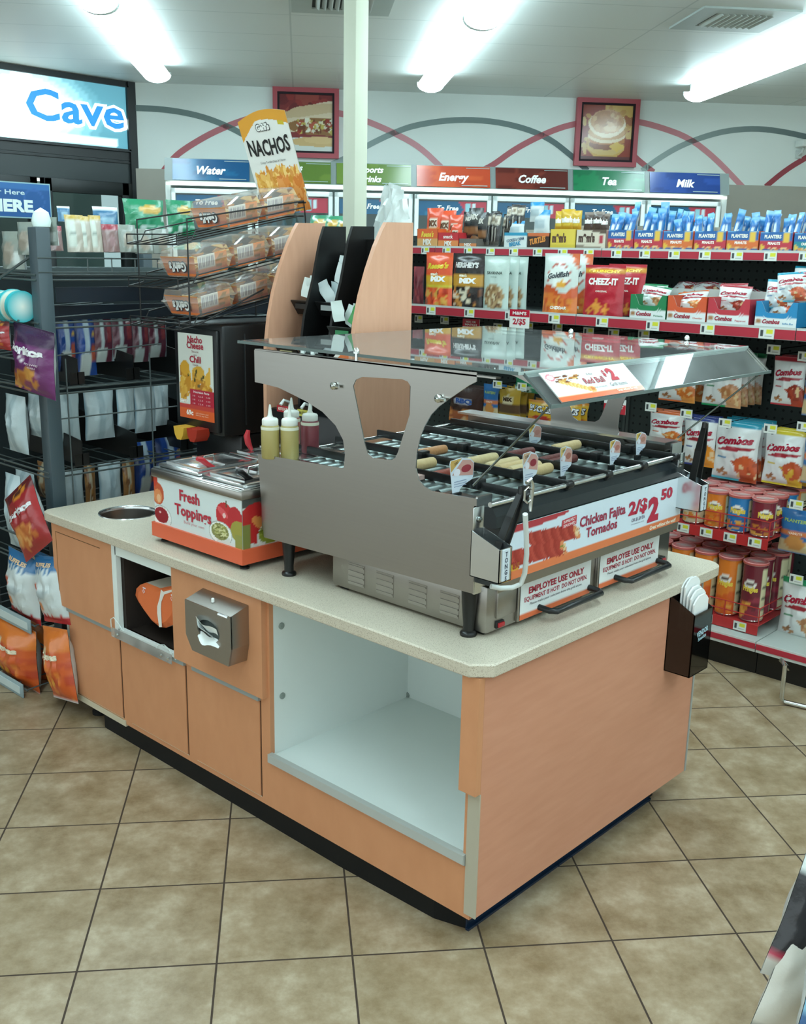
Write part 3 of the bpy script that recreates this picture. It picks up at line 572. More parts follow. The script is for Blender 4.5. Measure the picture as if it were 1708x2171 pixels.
def planters(key,band,word):
    cv=CV(48,36,band).half(lambda U,V:V>.58,'#275f9c').half(lambda U,V:V>.93+.07*np.sin(U*PI)-.0,'#6fa8cc').rect(0,.0,1,.13,'#2a5a94').spots(.1,.0,.95,.2,14,['#d2a268','#c98c4c','#e0b880'],.03,.07).rect(.74,.5,.93,.95,'#dcb449').ell(.08,.2,.06,.18,'#d9b240')
    carton(key,.24,.17,.16,band,cv,[('PLANTERS',.40,.68,.17,'#e6e4d6',dict(bold=.05,width=.52)),(word,.45,.35,.13,'#f0e6da',dict(bold=.05,width=.38))],name='nut_carton')
planters('pl_red','#b53440','PEANUTS'); planters('pl_orange','#cf6a34','PEANUTS'); planters('pl_teal','#23818c','CASHEWS')
def ccart(key,colr,word):
    cv=CV(48,30,colr).rect(0,0,1,.36,'#dadedb').ell(.09,.2,.06,.08,'#a8744a')
    carton(key,.28,.18,.20,colr,cv,[('Combos',.40,.13,.16,'#9c2a3c',dict(bold=.05,shear=.3,width=.42)),(word,.80,.12,.07,colr,dict(bold=.01,width=.25))],cut=.45,side='#c9cac4',name='snack_carton')
ccart('cc_green','#1f7a4a','Pizzeria'); ccart('cc_orange','#d0562f','Cheddar'); ccart('cc_red','#b93440','Pepperoni'); ccart('cc_blue','#2380b0','Buffalo Blue')
def sc(key,c,parts,texts): carton(key,.16,.09,.14,c,parts(CV(30,18,c)),texts)
sc('ct_orange','#d9602e',lambda c:c.rect(0,0,1,.45,'#cf9a5c'),[("Reese's",.5,.55,.3,'#e8d04a',dict(shear=.3,width=.6)),('MIX',.5,.12,.3,'#e8e2d8',dict(width=.4,bold=.05))])
sc('ct_red','#bf2c34',lambda c:c.rect(0,0,1,.45,'#d98448'),[('MIX',.5,.1,.3,'#e8e2d8',dict(width=.35,bold=.05)),('snack',.5,.6,.25,'#f0e8e0',{})])
sc('ct_grey','#6c645c',lambda c:c.rect(0,.0,1,.5,'#cf7f4c'),[('MIX',.5,.12,.35,'#e6e0d8',dict(width=.4,bold=.05))])
sc('ct_white','#cfd6d4',lambda c:c.rect(0,.8,1,1,'#2f8fb0'),[('COOKIES & CREAM',.5,.45,.18,'#3c5a74',dict(width=.75,rot=.15)),('BREAK',.5,.15,.24,'#2f86ac',dict(width=.5,rot=.15,bold=.05))])
sc('ct_black','#33221c',lambda c:c.rect(0,.86,1,1,'#c9683a'),[('TURTLES',.5,.35,.35,'#d98a3c',dict(width=.75,rot=.2,bold=.05,shear=.3))])
sc('ct_yellow','#d9bd4a',lambda c:c.half(lambda U,V:V<.2,'#c9b03c'),[("m&m's",.36,.35,.4,'#5a3c2c',dict(width=.55,bold=.07))])
sc('ct_brown','#cfc4b0',lambda c:c.half(lambda U,V:V+U*.2<.25,'#8a7d6c').half(lambda U,V:V+U*.2>1.02,'#5c4c40').ell(.85,.5,.1,.24,'#a83440'),[("m&m's",.36,.38,.4,'#4a342a',dict(width=.55,bold=.07))])
# snack cans
def can(key,h,c1,c2,label_='Pringles'):
    r=.05; m_=MB(); n=28
    cv=CV(56,40,c1).half(lambda U,V:V<.38+.06*np.sin(U*12),c2).spots(.3,.05,.62,.32,14,['#d9a04a','#c47a34',c1],.03,.08,.7).rect(.66,.05,.86,.95,'#cfc7a0').rect(.68,.2,.84,.22,'#5a5a4a').rect(.68,.4,.84,.42,'#5a5a4a').rect(.68,.6,.84,.62,'#5a5a4a').ell(.5,.66,.085,.075 if h>.2 else .12,'#e9e4dc').ell(.5,.66,.05,.04,'#4a2c24')
    fn=lambda u,v,o=0:((r+o)*math.sin((u-.5)*2*PI),-(r+o)*math.cos((u-.5)*2*PI),.004+v*(h-.012))
    m_.picture(cv,fn,56,20,'gloss'); m_.lathe([(r,0),(r+.001,.004),(r,.006)],n=n,col='#b9b9b4',mat='chrome')
    m_.text(label_,lambda a,b:fn(.5+a/(2*PI*r),b/(h-.012),.0008),.022,0,h*.50,'#e3c64a' if 'P' in label_ else WHITE,'gloss',bold=.05,width=.066)
    m_.lathe([(r+.002,h-.012),(r+.0035,h-.010),(r+.0035,h-.002),(r+.001,h),(r-.004,h-.001),(0,h-.0015)],n=n,col='#c88a84',mat='plastic',cols=['#b9b9b4','#c4605c','#c4605c','#d8a09a','#c9645f','#d6b8b4'],caps=False)
    m_.text(label_,lambda a,b:(a,b,h-.0003),.016,0,-.007,'#ece2de','gloss',bold=.05,width=.07)
    return reg(key,m_.build('snack_can'),2*r,2*r,h)
can('can_o',.26,'#d9782c','#cf5c26'); can('can_m',.26,'#6a2430','#8c3040'); can('can_os',.16,'#d9782c','#cf5c26'); can('can_bs',.16,'#2a78b4','#2565a4'); can('can_ms',.16,'#7a2834','#8c3040'); can('can_ws',.16,'#cbbfa4','#c2b698')
# ================================================================== SHELVING UNITS
XS1,XS2,XB,XP=2.43,2.25,2.19,2.76; Z1,Z2,Z0=1.735,1.44,.15
tm=MB(); cv=CV(20,14,'#d6dad2').rect(.08,.2,.30,.85,'#3a3f40').rect(.52,.5,.95,.9,'#cfcf35').rect(.4,.2,.9,.28,'#8e9490')
tm.picture(cv,lambda u,v:((u-.5)*.055,-.0012,(v-.5)*.036),20,14,'card'); tm.box(-.029,.029,-.001,.001,-.02,.02,'#c3c9c4','plastic'); TAG=tm.build('price_tag')
TAGM=TAG.data; bpy.data.objects.remove(TAG)
def ptag(parent,loc,s_=1,rz=0):
    o=bpy.data.objects.new('price_tag',TAGM); COL.objects.link(o); o.parent=parent; o.location=loc; o.rotation_euler=(0,0,FX+rz); o.scale=(s_,1,s_); return o
edges=[-.76,.27,1.295,2.32,3.345]; UN=[]
names=['rightmost black pegboard shelving unit, cut by the right edge','black pegboard shelving unit with trays of pretzel snacks and potato crisp cans','black pegboard shelving unit seen through the canopy of the grill','black pegboard shelving unit behind the column and the nacho boxes']
for k in range(4):
    y0,y1=edges[k],edges[k+1]; ym=(y0+y1)/2; g=thing('shelving_unit',names[k],'store shelving',(0,ym,0),0,'black shelving units along the back aisle'); UN.append(g); a_,b_=y0-ym+.002,y1-ym-.002
    m_=MB(); m_.box(XP,XP+.03,a_,b_,.1,1.80,WHITE,'peg'); m_.build('back_panel',g)
    m_=MB(); m_.box(XB+.004,XP,a_,b_,Z0-.02,Z0,'#b3bab4','paint'); m_.build('base_deck',g)
    m_=MB(); m_.box(XB,XB+.004,a_,b_,.105,Z0,'#c9cec9','paint'); m_.box(XB-.003,XB,a_,b_,.118,.142,'#b02a3a','card'); m_.build('ticket_strip',g)
    m_=MB(); m_.box(XB+.03,XB+.05,a_,b_,0,.125,'#101212','paint'); m_.build('kick_plate',g)
    for s_ in (a_,b_-.014):
        m_=MB(); m_.box(XP-.012,XP+.032,s_,s_+.014,.1,1.80,'#3c4442','paint'); m_.build('upright',g)
    for X_,Z_,hh in ((XS1,Z1,.036),(XS2,Z2,.044)):
        m_=MB(); m_.box(X_,XP,a_,b_,Z_-.012,Z_,'#565e5b','paint'); m_.box(X_-.004,X_,a_,b_,Z_-hh,Z_+.006,'#b9bfba','paint'); m_.box(X_-.006,X_-.003,a_,b_,Z_-hh+.002,Z_-.004,'#a82536','card')
        sh=m_.build('shelf',g)
        for br in (a_+.01,b_-.013):
            q=MB(); q.prism([(X_+.05,Z_-.012),(XP,Z_-.012),(XP,Z_-.10)],lambda p,y:(p[0],y,p[1]),br,br+.003,'#3c4442','paint'); q.build('bracket',sh)
        for j in range(7 if X_==XS1 else 4):
            n=7 if X_==XS1 else 4; ptag(sh,(X_-.008,a_+(j+.45)*(b_-a_)/n,Z_-hh/2),.95 if X_==XS1 else 1.1)
# hooks and their tags on the pegboard
def hook(px,py,X_=2.43,sc_=1.0):
    p=at(px,py,'x',X_)
    for k in range(4):
        if edges[k]<=p.y<edges[k+1]: break
    g=UN[k]; y=p.y-g.location.y
    m_=MB(); m_.tube([(XP,y,p.z-.025),(X_+.02,y,p.z-.025),(X_+.005,y,p.z-.012)],.003,'#20201f','chrome',6); m_.tube([(XP,y,p.z),(X_,y,p.z)],.0022,'#30302f','chrome',6)
    h_=m_.build('peg_hook',g); ptag(h_,(X_-.003,y,p.z),sc_)
for q in [(888,676),(943,679),(1056,694),(1120,692),(1182,694),(1248,703),(1301,707),(1365,709),(1640,741),(1706,756),(1055,815),(1107,820),(1380,863),(1455,877),(1537,897),(1633,909),(1704,905)]: hook(*q)
for q in [(1688,1070),(1688,1228)]: hook(*q,X_=2.36)
def signcard(px0,py0,px1,py1,X_,cvs,texts,label):
    a_=at(px0,py0,'x',X_); b_=at(px1,py1,'x',X_); w=a_.y-b_.y; h=a_.z-b_.z
    m_=MB(); m_.picture(cvs,lambda u,v:((u-.5)*w,-.001,v*h),24,24,'gloss'); m_.box(-w/2,w/2,-.0008,.0008,0,h,WHITE,'card')
    for s_,x,y,hh,col,kw in texts: m_.text(s_,lambda p,q:(p,-.0018,q),hh*h,(x-.5)*w,y*h,col,'card',**{**dict(bold=.04),**{k:(v*w if k=='width' else v) for k,v in kw.items()}})
    tag(m_.build('shelf_sign',loc=(X_,(a_.y+b_.y)/2,b_.z),rot=FX),label,'sign')
signcard(1081,655,1121,697,2.235,CV(20,20,'#e6e8e2').rect(0,.62,1,1,'#b52438'),[("M&M'S",.5,.72,.16,'#f2e6e2',dict(width=.7)),('2/$5',.5,.2,.3,'#b52438',dict(width=.66))],'red and white shelf sign reading 2 for 5 dollars')
signcard(981,675,1016,699,2.33,CV(20,20,'#c22f3c').rect(0,0,1,.25,'#e0dcd8'),[('MIX OR',.5,.62,.18,'#f0dcd8',dict(width=.6)),('MATCH',.5,.34,.18,'#f0dcd8',dict(width=.7))],'small red shelf sign under the middle shelf, above the canopy')
signcard(1281,843,1325,880,2.30,CV(20,20,'#b8323e').rect(0,.66,1,1,'#d9dcd8'),[('CHEEZ-IT',.5,.38,.2,'#f2e2de',dict(width=.8)),('3 FOR',.55,.74,.16,'#4a5254',dict(width=.5))],'small red and white sign behind the far side panel of the grill')
# ---- top shelf goods
zt=Z1+.002; X1=XS1+.02
for key,b,l in [('ct_orange',(884,485,928,519),'small orange carton of snack mix, leftmost on the top shelf'),('ct_red',(928,493,972,519),'small red carton of snack mix on the top shelf'),('ct_grey',(973,506,1010,520),'low grey and orange carton of black snack bags'),('ct_white',(1068,493,1117,521),'white carton with blue rim on the top shelf'),('ct_black',(1118,494,1164,521),'dark brown carton with orange lettering on the top shelf'),('ct_yellow',(1166,486,1220,522),'yellow candy carton on the top shelf'),('ct_brown',(1221,487,1284,523),'cream and brown candy carton beside the yellow one')]:
    put(key,b,X1,l,'carton',None,zt,dscale=1.3)
def pour(key,boxes,X_,label,cat,group,lean=.12,zb=None):
    for i,b in enumerate(boxes): put(key,b,X_,label+', %s from left'%['first','second','third','fourth','fifth','sixth','seventh'][i],cat,group,zb,rx=RNG.uniform(-lean,0.02),ry=0,rz=RNG.uniform(-.15,.15),dx=RNG.uniform(0,.03))
pour('rorange',[(893,440,925,500),(915,445,950,505),(940,455,972,505),(948,475,975,510)],X1+.03,'orange and red snack mix pack standing in the leftmost cartons','snack bag','orange packs on the top shelf')
pour('jerkyblack',[(975,448,1005,500),(985,440,1018,505),(990,470,1016,518),(1000,450,1030,512)],X1+.04,'black snack mix pack with tan print left of the dark meat sticks','snack bag','black packs on the top shelf')
pour('darktube',[(1016,450,1032,519),(1028,446,1044,519),(1040,450,1055,519),(1050,452,1066,519),(1062,436,1078,490),(1076,432,1092,488),(1090,434,1106,490)],X1+.05,'slim black and tan snack tube on the top shelf','snack tube','slim dark tubes on the top shelf',lean=.2)
pour('whitewedge',[(1075,468,1108,502),(1118,428,1150,470),(1128,445,1162,500)],X1+.05,'white candy pack with blue edge spilling over the white carton','snack bag','white and blue packs on the top shelf')
pour('mmyellow',[(1170,447,1190,490),(1184,443,1212,490),(1205,446,1228,490)],X1+.05,'yellow candy pack behind the yellow carton','snack bag','yellow candy packs')
pour('mmbrown',[(1229,449,1250,490),(1250,448,1276,490),(1268,452,1286,492)],X1+.05,'dark brown candy pack behind the cream carton','snack bag','brown candy packs')
plc=[('pl_red',(1288,487,1342,527),'first'),('pl_red',(1344,488,1404,527),'second'),('pl_orange',(1405,490,1468,528),'third, orange one'),('pl_red',(1471,490,1538,530),'fourth'),('pl_orange',(1540,490,1607,531),'fifth, orange one'),('pl_red',(1610,492,1679,532),'sixth'),('pl_teal',(1682,494,1745,533),'seventh, teal one')]
for key,b,n in plc:
    put(key,b,X1,'blue arched nut carton, %s from the left in the top shelf row'%n,'carton','blue nut cartons on the top shelf',zt,dscale=.9)
tb=[]
for i in range(44):
    px=1290+i*9.6+RNG.uniform(-3,3); top=455+RNG.uniform(-14,8); 
    if 1330<px<1365: top=424+RNG.uniform(0,16)
    elif 1380<px<1440: top=428+RNG.uniform(0,22)
    tb.append((px-8,top,px+8,515))
ORD=['first','second','third','fourth','fifth','sixth','seventh','eighth','ninth','tenth']
cnt=[0]*8
for i,b in enumerate(tb):
    k_='planttube' if i not in (34,35,36,37) else 'plantred'
    ci=min(range(7),key=lambda q:abs((plc[q][1][0]+plc[q][1][2])/2-(b[0]+b[2])/2)); cnt[ci]+=1
    put(k_,b,X1+.02+RNG.uniform(0,.09),('blue and white nut tube, %s from left in the %s blue carton' if k_=='planttube' else 'red based blue nut tube, %s from left in the %s blue carton')%(ORD[cnt[ci]-1],ORD[ci]),'snack tube','tubes of nuts on the top shelf',zt+.004,rx=RNG.uniform(-.2,.02),ry=RNG.uniform(-.22,.22),rz=RNG.uniform(-.5,.5))
# left part of the top shelf, behind the column
for i,(x,c_) in enumerate([(660,'greenbag'),(690,'greenbag'),(715,'greenbag')]):
    put(c_,(x-22,452+i*2,x+22,500),X1+.06,'crumpled green and white bag on the top shelf beside the column, %s'%['leftmost','middle one','rightmost'][i],'snack bag','green bags beside the column',zt,rx=-.3)
# ---- middle shelf goods
zm=Z2+.002; X2=XS2+.03
put('redchoc',(872,565,894,632),X2+.05,'dark red bag half hidden by the wooden rack','snack bag',None,zm)
put('reeses',(893,535,950,640),X2,'orange and yellow snack mix pouch on the middle shelf','snack bag',None,zm)
put('goldmix',(950,537,1017,645),X2+.01,'black and gold snack mix pouch on the middle shelf','snack bag',None,zm)
for b,l,dx in [((1018,543,1072,648),'pale green trail mix pouch, front one of three',0),((1040,543,1092,650),'pale green trail mix pouch, middle one of three',.06),((1062,544,1111,650),'pale green trail mix pouch, rearmost of three',.12)]: put('nutpouch',b,X2+dx,l,'snack bag','pale green trail mix pouches',zm)
put('goldfish',(1144,537,1218,656),X2,'white and orange cracker pouch, front one','snack bag',None,zm); put('goldfish',(1172,538,1246,655),X2+.10,'white and orange cracker pouch behind the front one','snack bag',None,zm)
put('cheezit',(1233,562,1316,664),X2,'red cheese cracker pouch, front one','snack bag',None,zm,rz=.05); put('cheezit',(1280,560,1363,660),X2+.12,'red cheese cracker pouch behind the front one','snack bag',None,zm,rz=-.05)
for key,b,l in [('cc_green',(1335,625,1412,670),'green and white carton of pretzel snacks'),('cc_orange',(1414,628,1497,676),'orange and white carton of pretzel snacks'),('cc_red',(1499,633,1589,682),'red and white carton of pretzel snacks'),('cc_blue',(1600,640,1690,692),'blue and white carton of pretzel snacks')]:
    put(key,b,X2,l+' on the middle shelf','carton',None,zm,dscale=1.2)
def pile(key,boxes,label,group,X_,rxs):
    for i,b in enumerate(boxes): put(key,b,X_+RNG.uniform(.0,.05),label+', '+(['front one','rear one'] if len(boxes)==2 else ['first','second','third','fourth'])[i]+('' if len(boxes)==2 else ' from left'),'snack bag',group,rx=RNG.uniform(*rxs),rz=RNG.uniform(-.12,.12),ry=RNG.uniform(-.15,.15),dscale=.8)
pile('cb_green',[(1345,603,1405,652),(1350,600,1400,650)],'white pretzel snack bag with green ends in the green carton','bags in the green carton',X2+.08,(-.5,-.3))
pile('cb_orange',[(1424,612,1490,662),(1430,616,1480,660)],'white pretzel snack bag with orange ends in the orange carton','bags in the orange carton',X2+.08,(-.5,-.3))
pile('cb_red',[(1512,604,1580,664),(1520,600,1575,660)],'white pretzel snack bag with red ends in the red carton','bags in the red carton',X2+.08,(-.3,-.15))
pile('cb_teal',[(1625,612,1692,676),(1612,592,1672,655),(1640,575,1706,640),(1670,560,1735,625)],'white pretzel snack bag with blue ends heaped on the blue carton','bags on the blue carton',X2+.08,(-.45,-.15))
pile('cb_red',[(1412,584,1470,622),(1455,588,1520,625),(1500,590,1560,630),(1545,590,1600,640)],'white pretzel snack bag lying in the heap behind the cartons','bags heaped behind the cartons',X2+.22,(-1.1,-.8))
# ---- pegboard bags
def pegrow(key,b,l,n=2,X_=2.47,step=.055,grp=None):
    put(key,b,X_,l+', front one on its hook','snack bag',None)
    for i in range(n): 
        x=(i+1)*step; b2=b; o=put(key,b,X_,l+', %s behind the front one'%['just','second','third'][i],'snack bag',grp or l+' stack'); o.location.x+=x; o.rotation_euler[1]=RNG.uniform(-.06,.06)
pegrow('brownnut',(945,822,1018,897),'dark brown and orange nut bag',2); pegrow('bluebag',(1020,815,1052,885),'blue snack bag above the far end of the rollers',1)
pegrow('goldbag',(1052,823,1098,885),'yellow and dark nut bag',2); pegrow('bugles',(1114,850,1172,896),'left yellow corn snack bag',1); pegrow('bugles',(1168,853,1228,900),'right yellow corn snack bag',1)
pegrow('greenbag',(1085,785,1165,835),'green bag above the yellow corn snacks',0)
pegrow('cb_orange',(1392,762,1470,853),'white pretzel bag with orange base',1,step=.10); pegrow('cb_green',(1484,752,1568,864),'white pretzel bag with green base',3,step=.07)
pegrow('cb_red',(1632,757,1702,862),'white pretzel bag with red top and pizza picture',2); pegrow('bluebag',(1700,770,1760,885),'blue nut bag at the right edge, upper row',0)
pegrow('cb_orange',(1370,872,1442,945),'white pretzel bag partly behind the far side panel',1); pegrow('cb_navy',(1442,884,1512,990),'white pretzel bag with navy top behind the tongs',1)
pegrow('cb_teal',(1505,895,1602,1022),'white pretzel bag with teal ends and chicken picture',3,step=.05); pegrow('cb_yellow',(1612,912,1700,1032),'white pretzel bag with yellow ends',1)
pegrow('bluebag',(1698,905,1765,1030),'blue nut bag at the right edge, lower row',0); pegrow('bluebag',(1648,1082,1722,1176),'blue nut bag beside the small crisp cans',0,X_=2.38)
pegrow('cb_green',(1645,1233,1745,1362),'large white pretzel bag with green top near the floor',0,X_=2.36); 
# ---- crisp cans in red wire trays
def tray(y0,y1,x0,x1,z,label,n):
    t_=thing('wire_tray',label,'wire tray',(x0,(y0+y1)/2,z),0,'red wire trays for crisp cans'); w=(y1-y0)/2; D=x1-x0
    m_=MB(); m_.box(-.004,0,-w,w,-.045,.0,'#b32a2c','paint'); m_.build('ticket_front',t_)
    m_=MB(); m_.box(0,D,-w,w,-.006,-.001,'#a82a2c','paint'); m_.build('tray_base',t_)
    m_=MB()
    for zz in (.035,.075): m_.tube([(D,-w,zz),(0,-w,zz),(0,w,zz),(D,w,zz)],.0025,'#b8322e','paint',6)
    for i in range(n+1): y=-w+2*w*i/n; m_.tube([(0,y,-.002),(0,y,.075)],.0025,'#b8322e','paint',6)
    m_.build('guard_rail',t_)
    for i in range(n): ptag(t_,(-.006,-w+2*w*(i+.5)/n,-.022),1.0)
    return t_
ta=at(1626,1167,'x',2.27); tb_=at(1424,1126,'x',2.27)
tray(ta.y,tb_.y,2.27,2.74,ta.z+.045,'upper red wire tray holding the short crisp cans',4)
zc=ta.z+.047
q=0
for x,key in [(2.325,'can_ms'),(2.325,'can_bs'),(2.325,'can_os'),(2.325,'can_ws')]:
    y=ta.y+.055+q*.104; q+=1
    if y<tb_.y: use(key,(x,y,zc),(0,0.0,FX+(.6 if q==1 else .2)),{'can_ms':'short maroon crisp can, rightmost in the upper red tray','can_bs':'short blue crisp can in front row of the upper tray','can_os':'short orange crisp can in front row of the upper tray','can_ws':'short cream crisp can behind the far tongs holder','can_gs':'short green crisp can, leftmost in the upper tray'}[key],'snack can')
for i in range(2,5):
    for j in range(5):
        y=ta.y+.055+j*.104
        if y<tb_.y: use(['can_bs','can_os','can_ms'][(i+j)%3],(2.325+.108*(i-1),y,zc),(0,0,FX+RNG.uniform(-1,1)),'short %s crisp can, %s row, %s from the right in the upper tray'%(['blue','orange','maroon'][(i+j)%3],['','','second','third','rear'][i],ORD[j]),'snack can','rear short crisp cans, %s'%['blue','orange','maroon'][(i+j)%3])
ta=at(1604,1349,'z',Z0); x0=ta.x; y0=ta.y
tray(y0,y0+.62,x0,x0+.46,Z0+.048,'lower red wire tray holding the tall crisp cans',4)
zc=Z0+.05
for i in range(4):
    for j in range(5):
        y=y0+.062+j*.113+(.02 if i%2 else 0); key='can_m' if j==0 else ('can_o' if j<4 else 'can_m')
        l=('tall maroon crisp can, rightmost of the front row in the lower tray' if j==0 else 'tall orange crisp can, %s in the front row of the lower tray'%['','beside the maroon one','third from the right','fourth from the right'][j] if j<4 else 'tall maroon crisp can at the left end of the front row, lower tray') if i==0 else 'tall %s crisp can, %s row, %s from the right in the lower tray'%('maroon' if key=='can_m' else 'orange',['','second','third','rear'][i],['first','second','third','fourth','fifth'][j])
        use(key,(x0+.06+.108*i,y,zc),(0,0,FX+(.1 if i==0 else RNG.uniform(-1,1))),l,'snack can',None if i==0 else 'rear tall crisp cans, %s'%('maroon' if key=='can_m' else 'orange'))
# chrome floor bracket at the right edge
m_=MB(); pts=[Vector((2.10,-.05,.125)),Vector((2.06,-.05,.12)),Vector((2.045,-.05,.03)),Vector((2.06,-.05,.012)),Vector((2.12,-.2,.012)),Vector((2.13,-.2,.12))]
p0=at(1657,1385,'z',.14); p1=at(1655,1488,'z',.012)
pts=[(p1.x+.14,p1.y+.04,.10),(p1.x+.03,p1.y+.03,.17),(p1.x,p1.y,.165),(p1.x,p1.y,.03),(p1.x+.01,p1.y-.01,.012),(p1.x+.06,p1.y-.28,.012),(p1.x+.07,p1.y-.29,.03),(p1.x+.07,p1.y-.29,.165)]
m_.tube(pts,.009,'#d5d8d6','chrome',10)
tag(m_.build('floor_bracket'),'bent chrome tube stand foot on the floor at the right edge','display foot')
# ================================================================== COUNTER
def wb(mb,name,parent,**k):
    return mb.build(name,parent,loc=(-parent.location if parent.type=='EMPTY' else None),**k)
XY=lambda q,z:(q[0],q[1],z); YZ=lambda q,x:(x,q[0],q[1]); XZ=lambda q,y:(q[0],y,q[1])
def R4(a,b,c,d): return [(a,c),(b,c),(b,d),(a,d)]
ic=thing('island_counter','maple veneered island cabinet with an empty white compartment at its near end','counter cabinet',(.5,1,0))
m_=MB(); m_.prism(R4(.0185,1.95,.07,.735),YZ,0,.016,WHITE,'wood',holes=[R4(.045,.79,.244,.73),R4(1.245,1.585,.43,.705)]); wb(m_,'front_panel',ic)
m_=MB(); m_.box(.0005,1.074,-.001,.018,.085,.736,WHITE,'woodend'); wb(m_,'end_panel',ic)
m_=MB(); m_.box(1.055,1.073,.018,1.95,.07,.737,WHITE,'wood'); m_.box(.016,1.055,1.935,1.95,.07,.737,WHITE,'wood'); wb(m_,'back_panel',ic)
m_=MB(); m_.box(1.074,1.082,-.004,.02,.085,.737,'#9aa09c','paint'); wb(m_,'corner_trim',ic)
m_=MB(); m_.box(-.004,.0,-.003,.034,.085,.43,'#b3ab98','paint'); wb(m_,'edge_trim',ic)
# raised upper fascia
m_=MB(); m_.prism([(-.001,.43),(.052,.43),(.052,.7365),(-.001,.7365)],YZ,-.02,.0,WHITE,'wood'); wb(m_,'corner_stile',ic)
m_=MB(); m_.prism(R4(.80,1.242,.425,.737),YZ,-.02,0,WHITE,'wood'); wb(m_,'napkin_panel',ic)
m_=MB(); m_.prism(R4(1.592,1.985,.425,.737),YZ,-.02,0,WHITE,'wood'); m_.box(-.021,-.019,1.66,1.955,.703,.705,'#6b4a2c','matte'); m_.box(-.021,-.019,1.955,1.957,.44,.705,'#8a6036','matte'); m_.box(0,.05,1.935,1.984,.425,.737,WHITE,'wood'); wb(m_,'drawer_front',ic)
# lower doors
for y0,y1 in ((.833,1.16),(1.207,1.54),(1.592,1.93)):
    m_=MB(); m_.box(-.004,0,y0+.002,y1-.002,.092,.402,WHITE,'wood'); d_=wb(m_,'door',ic)
    m_=MB(); m_.box(-.010,0,y0,y1+.004,.405,.424,'#97a09f','paint'); m_.build('grip_strip',d_)
    m_=MB(); m_.box(-.0012,0,y0-.002,y0+.001,.09,.404,'#4a3222','matte'); m_.box(-.0012,0,y1-.001,y1+.002,.09,.404,'#4a3222','matte'); m_.box(-.0012,0,y0,y1,.088,.0915,'#d9cdb4','matte'); m_.build('gap',d_)
m_=MB(); m_.box(-.003,.016,1.58,1.95,.062,.084,'#c9bda4','matte'); m_.box(-.003,.0,1.938,1.95,.084,.42,'#a9ada2','paint'); wb(m_,'bottom_edge',ic)
# empty compartment
m_=MB(); X9=.60
m_.box(.016,X9,.03,.80,.225,.24,WHITE,'melamine'); m_.box(.016,X9,.79,.80,.24,.735,WHITE,'melamine'); m_.box(.016,X9,.02,.034,.24,.735,WHITE,'melamine'); m_.box(X9,X9+.01,.02,.80,.225,.735,WHITE,'melamine'); m_.box(.016,X9,.03,.8,.725,.735,WHITE,'melamine'); m_.box(-.002,.016,.035,.79,.2445,.245,WHITE,'melamine')
wb(m_,'compartment',ic)
m_=MB(); m_.prism([(-.012,.262),(-.012,.236),(.0,.228),(.006,.228),(.006,.262)][::-1],lambda q,y:(q[0],y,q[1]-.012),.036,.79,'#b0b3ae','paint'); wb(m_,'edge_strip',ic)
for (px,py),ax,c,rt in (((596,1327),'y',.789,0),((598,1475),'y',.789,0),((863,1473),'x',X9-.001,1)):
    p=at(px,py,ax,c); m_=MB(); T=Matrix.Translation(p)@(Matrix.Rotation(PI/2,4,'X') if ax=='y' else Matrix.Rotation(-PI/2,4,'Y')); m_.lathe([(.010,0),(.010,.003),(.006,.0045),(.002,.0045),(0,.003)],n=14,col='#8a958f',mat='plastic',T=T); wb(m_,'cap',ic)
# tray cubby
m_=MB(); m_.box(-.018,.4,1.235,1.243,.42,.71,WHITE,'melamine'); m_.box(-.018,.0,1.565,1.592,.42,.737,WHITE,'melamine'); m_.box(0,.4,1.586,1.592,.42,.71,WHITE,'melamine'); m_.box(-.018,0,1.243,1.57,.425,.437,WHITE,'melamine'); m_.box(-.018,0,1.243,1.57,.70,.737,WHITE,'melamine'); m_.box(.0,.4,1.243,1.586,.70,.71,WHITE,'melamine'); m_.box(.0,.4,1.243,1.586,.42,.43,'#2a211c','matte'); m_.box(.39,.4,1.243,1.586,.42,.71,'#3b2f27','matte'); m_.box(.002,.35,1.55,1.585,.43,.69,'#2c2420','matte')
wb(m_,'tray_cubby',ic)
m_=MB(); m_.box(-.030,-.027,1.245,1.60,.405,.437,WHITE,'clear'); m_.tube([(-.028,1.60,.437),(-.028,1.60,.465),(-.026,1.585,.475),(-.024,1.56,.46),(-.022,1.535,.438)],.0016,'#d7e2de','plastic',6); m_.tube([(-.028,1.33,.437),(-.026,1.315,.452),(-.024,1.29,.458),(-.024,1.262,.45),(-.024,1.25,.437)],.0016,'#d7e2de','plastic',6)
for y in (1.56,1.30,1.262): m_.lathe([(.006,0),(.005,.004),(0,.005)],n=10,col='#cdd5d2',mat='chrome',T=Matrix.Translation((-.030,y,.42))@Matrix.Rotation(-PI/2,4,'Y'))
wb(m_,'acrylic_guard',ic)
m_=MB(); m_.prism([(.045,.062),(1.0,.064),(1.0,1.74),(.008,1.74),(.006,.5),(.018,.15)],XY,0,.0695,'#0b0c0d','rubber'); m_.prism([(.042,.058),(.97,.060),(.97,.064),(.042,.062)],XY,0,.068,'#14283f','gloss'); m_.prism([(.040,.050),(.97,.052),(.97,.060),(.040,.060)],XY,0,.007,'#14283f','gloss'); wb(m_,'toe_kick',ic)
for x,y in ((.06,1.86),(.95,1.86)):
    m_=MB(); m_.lathe([(.0,0),(.028,0),(.028,.012),(.02,.02),(.02,.07),(0,.07)],x,y,16,'#141414','rubber'); wb(m_,'leg',ic)
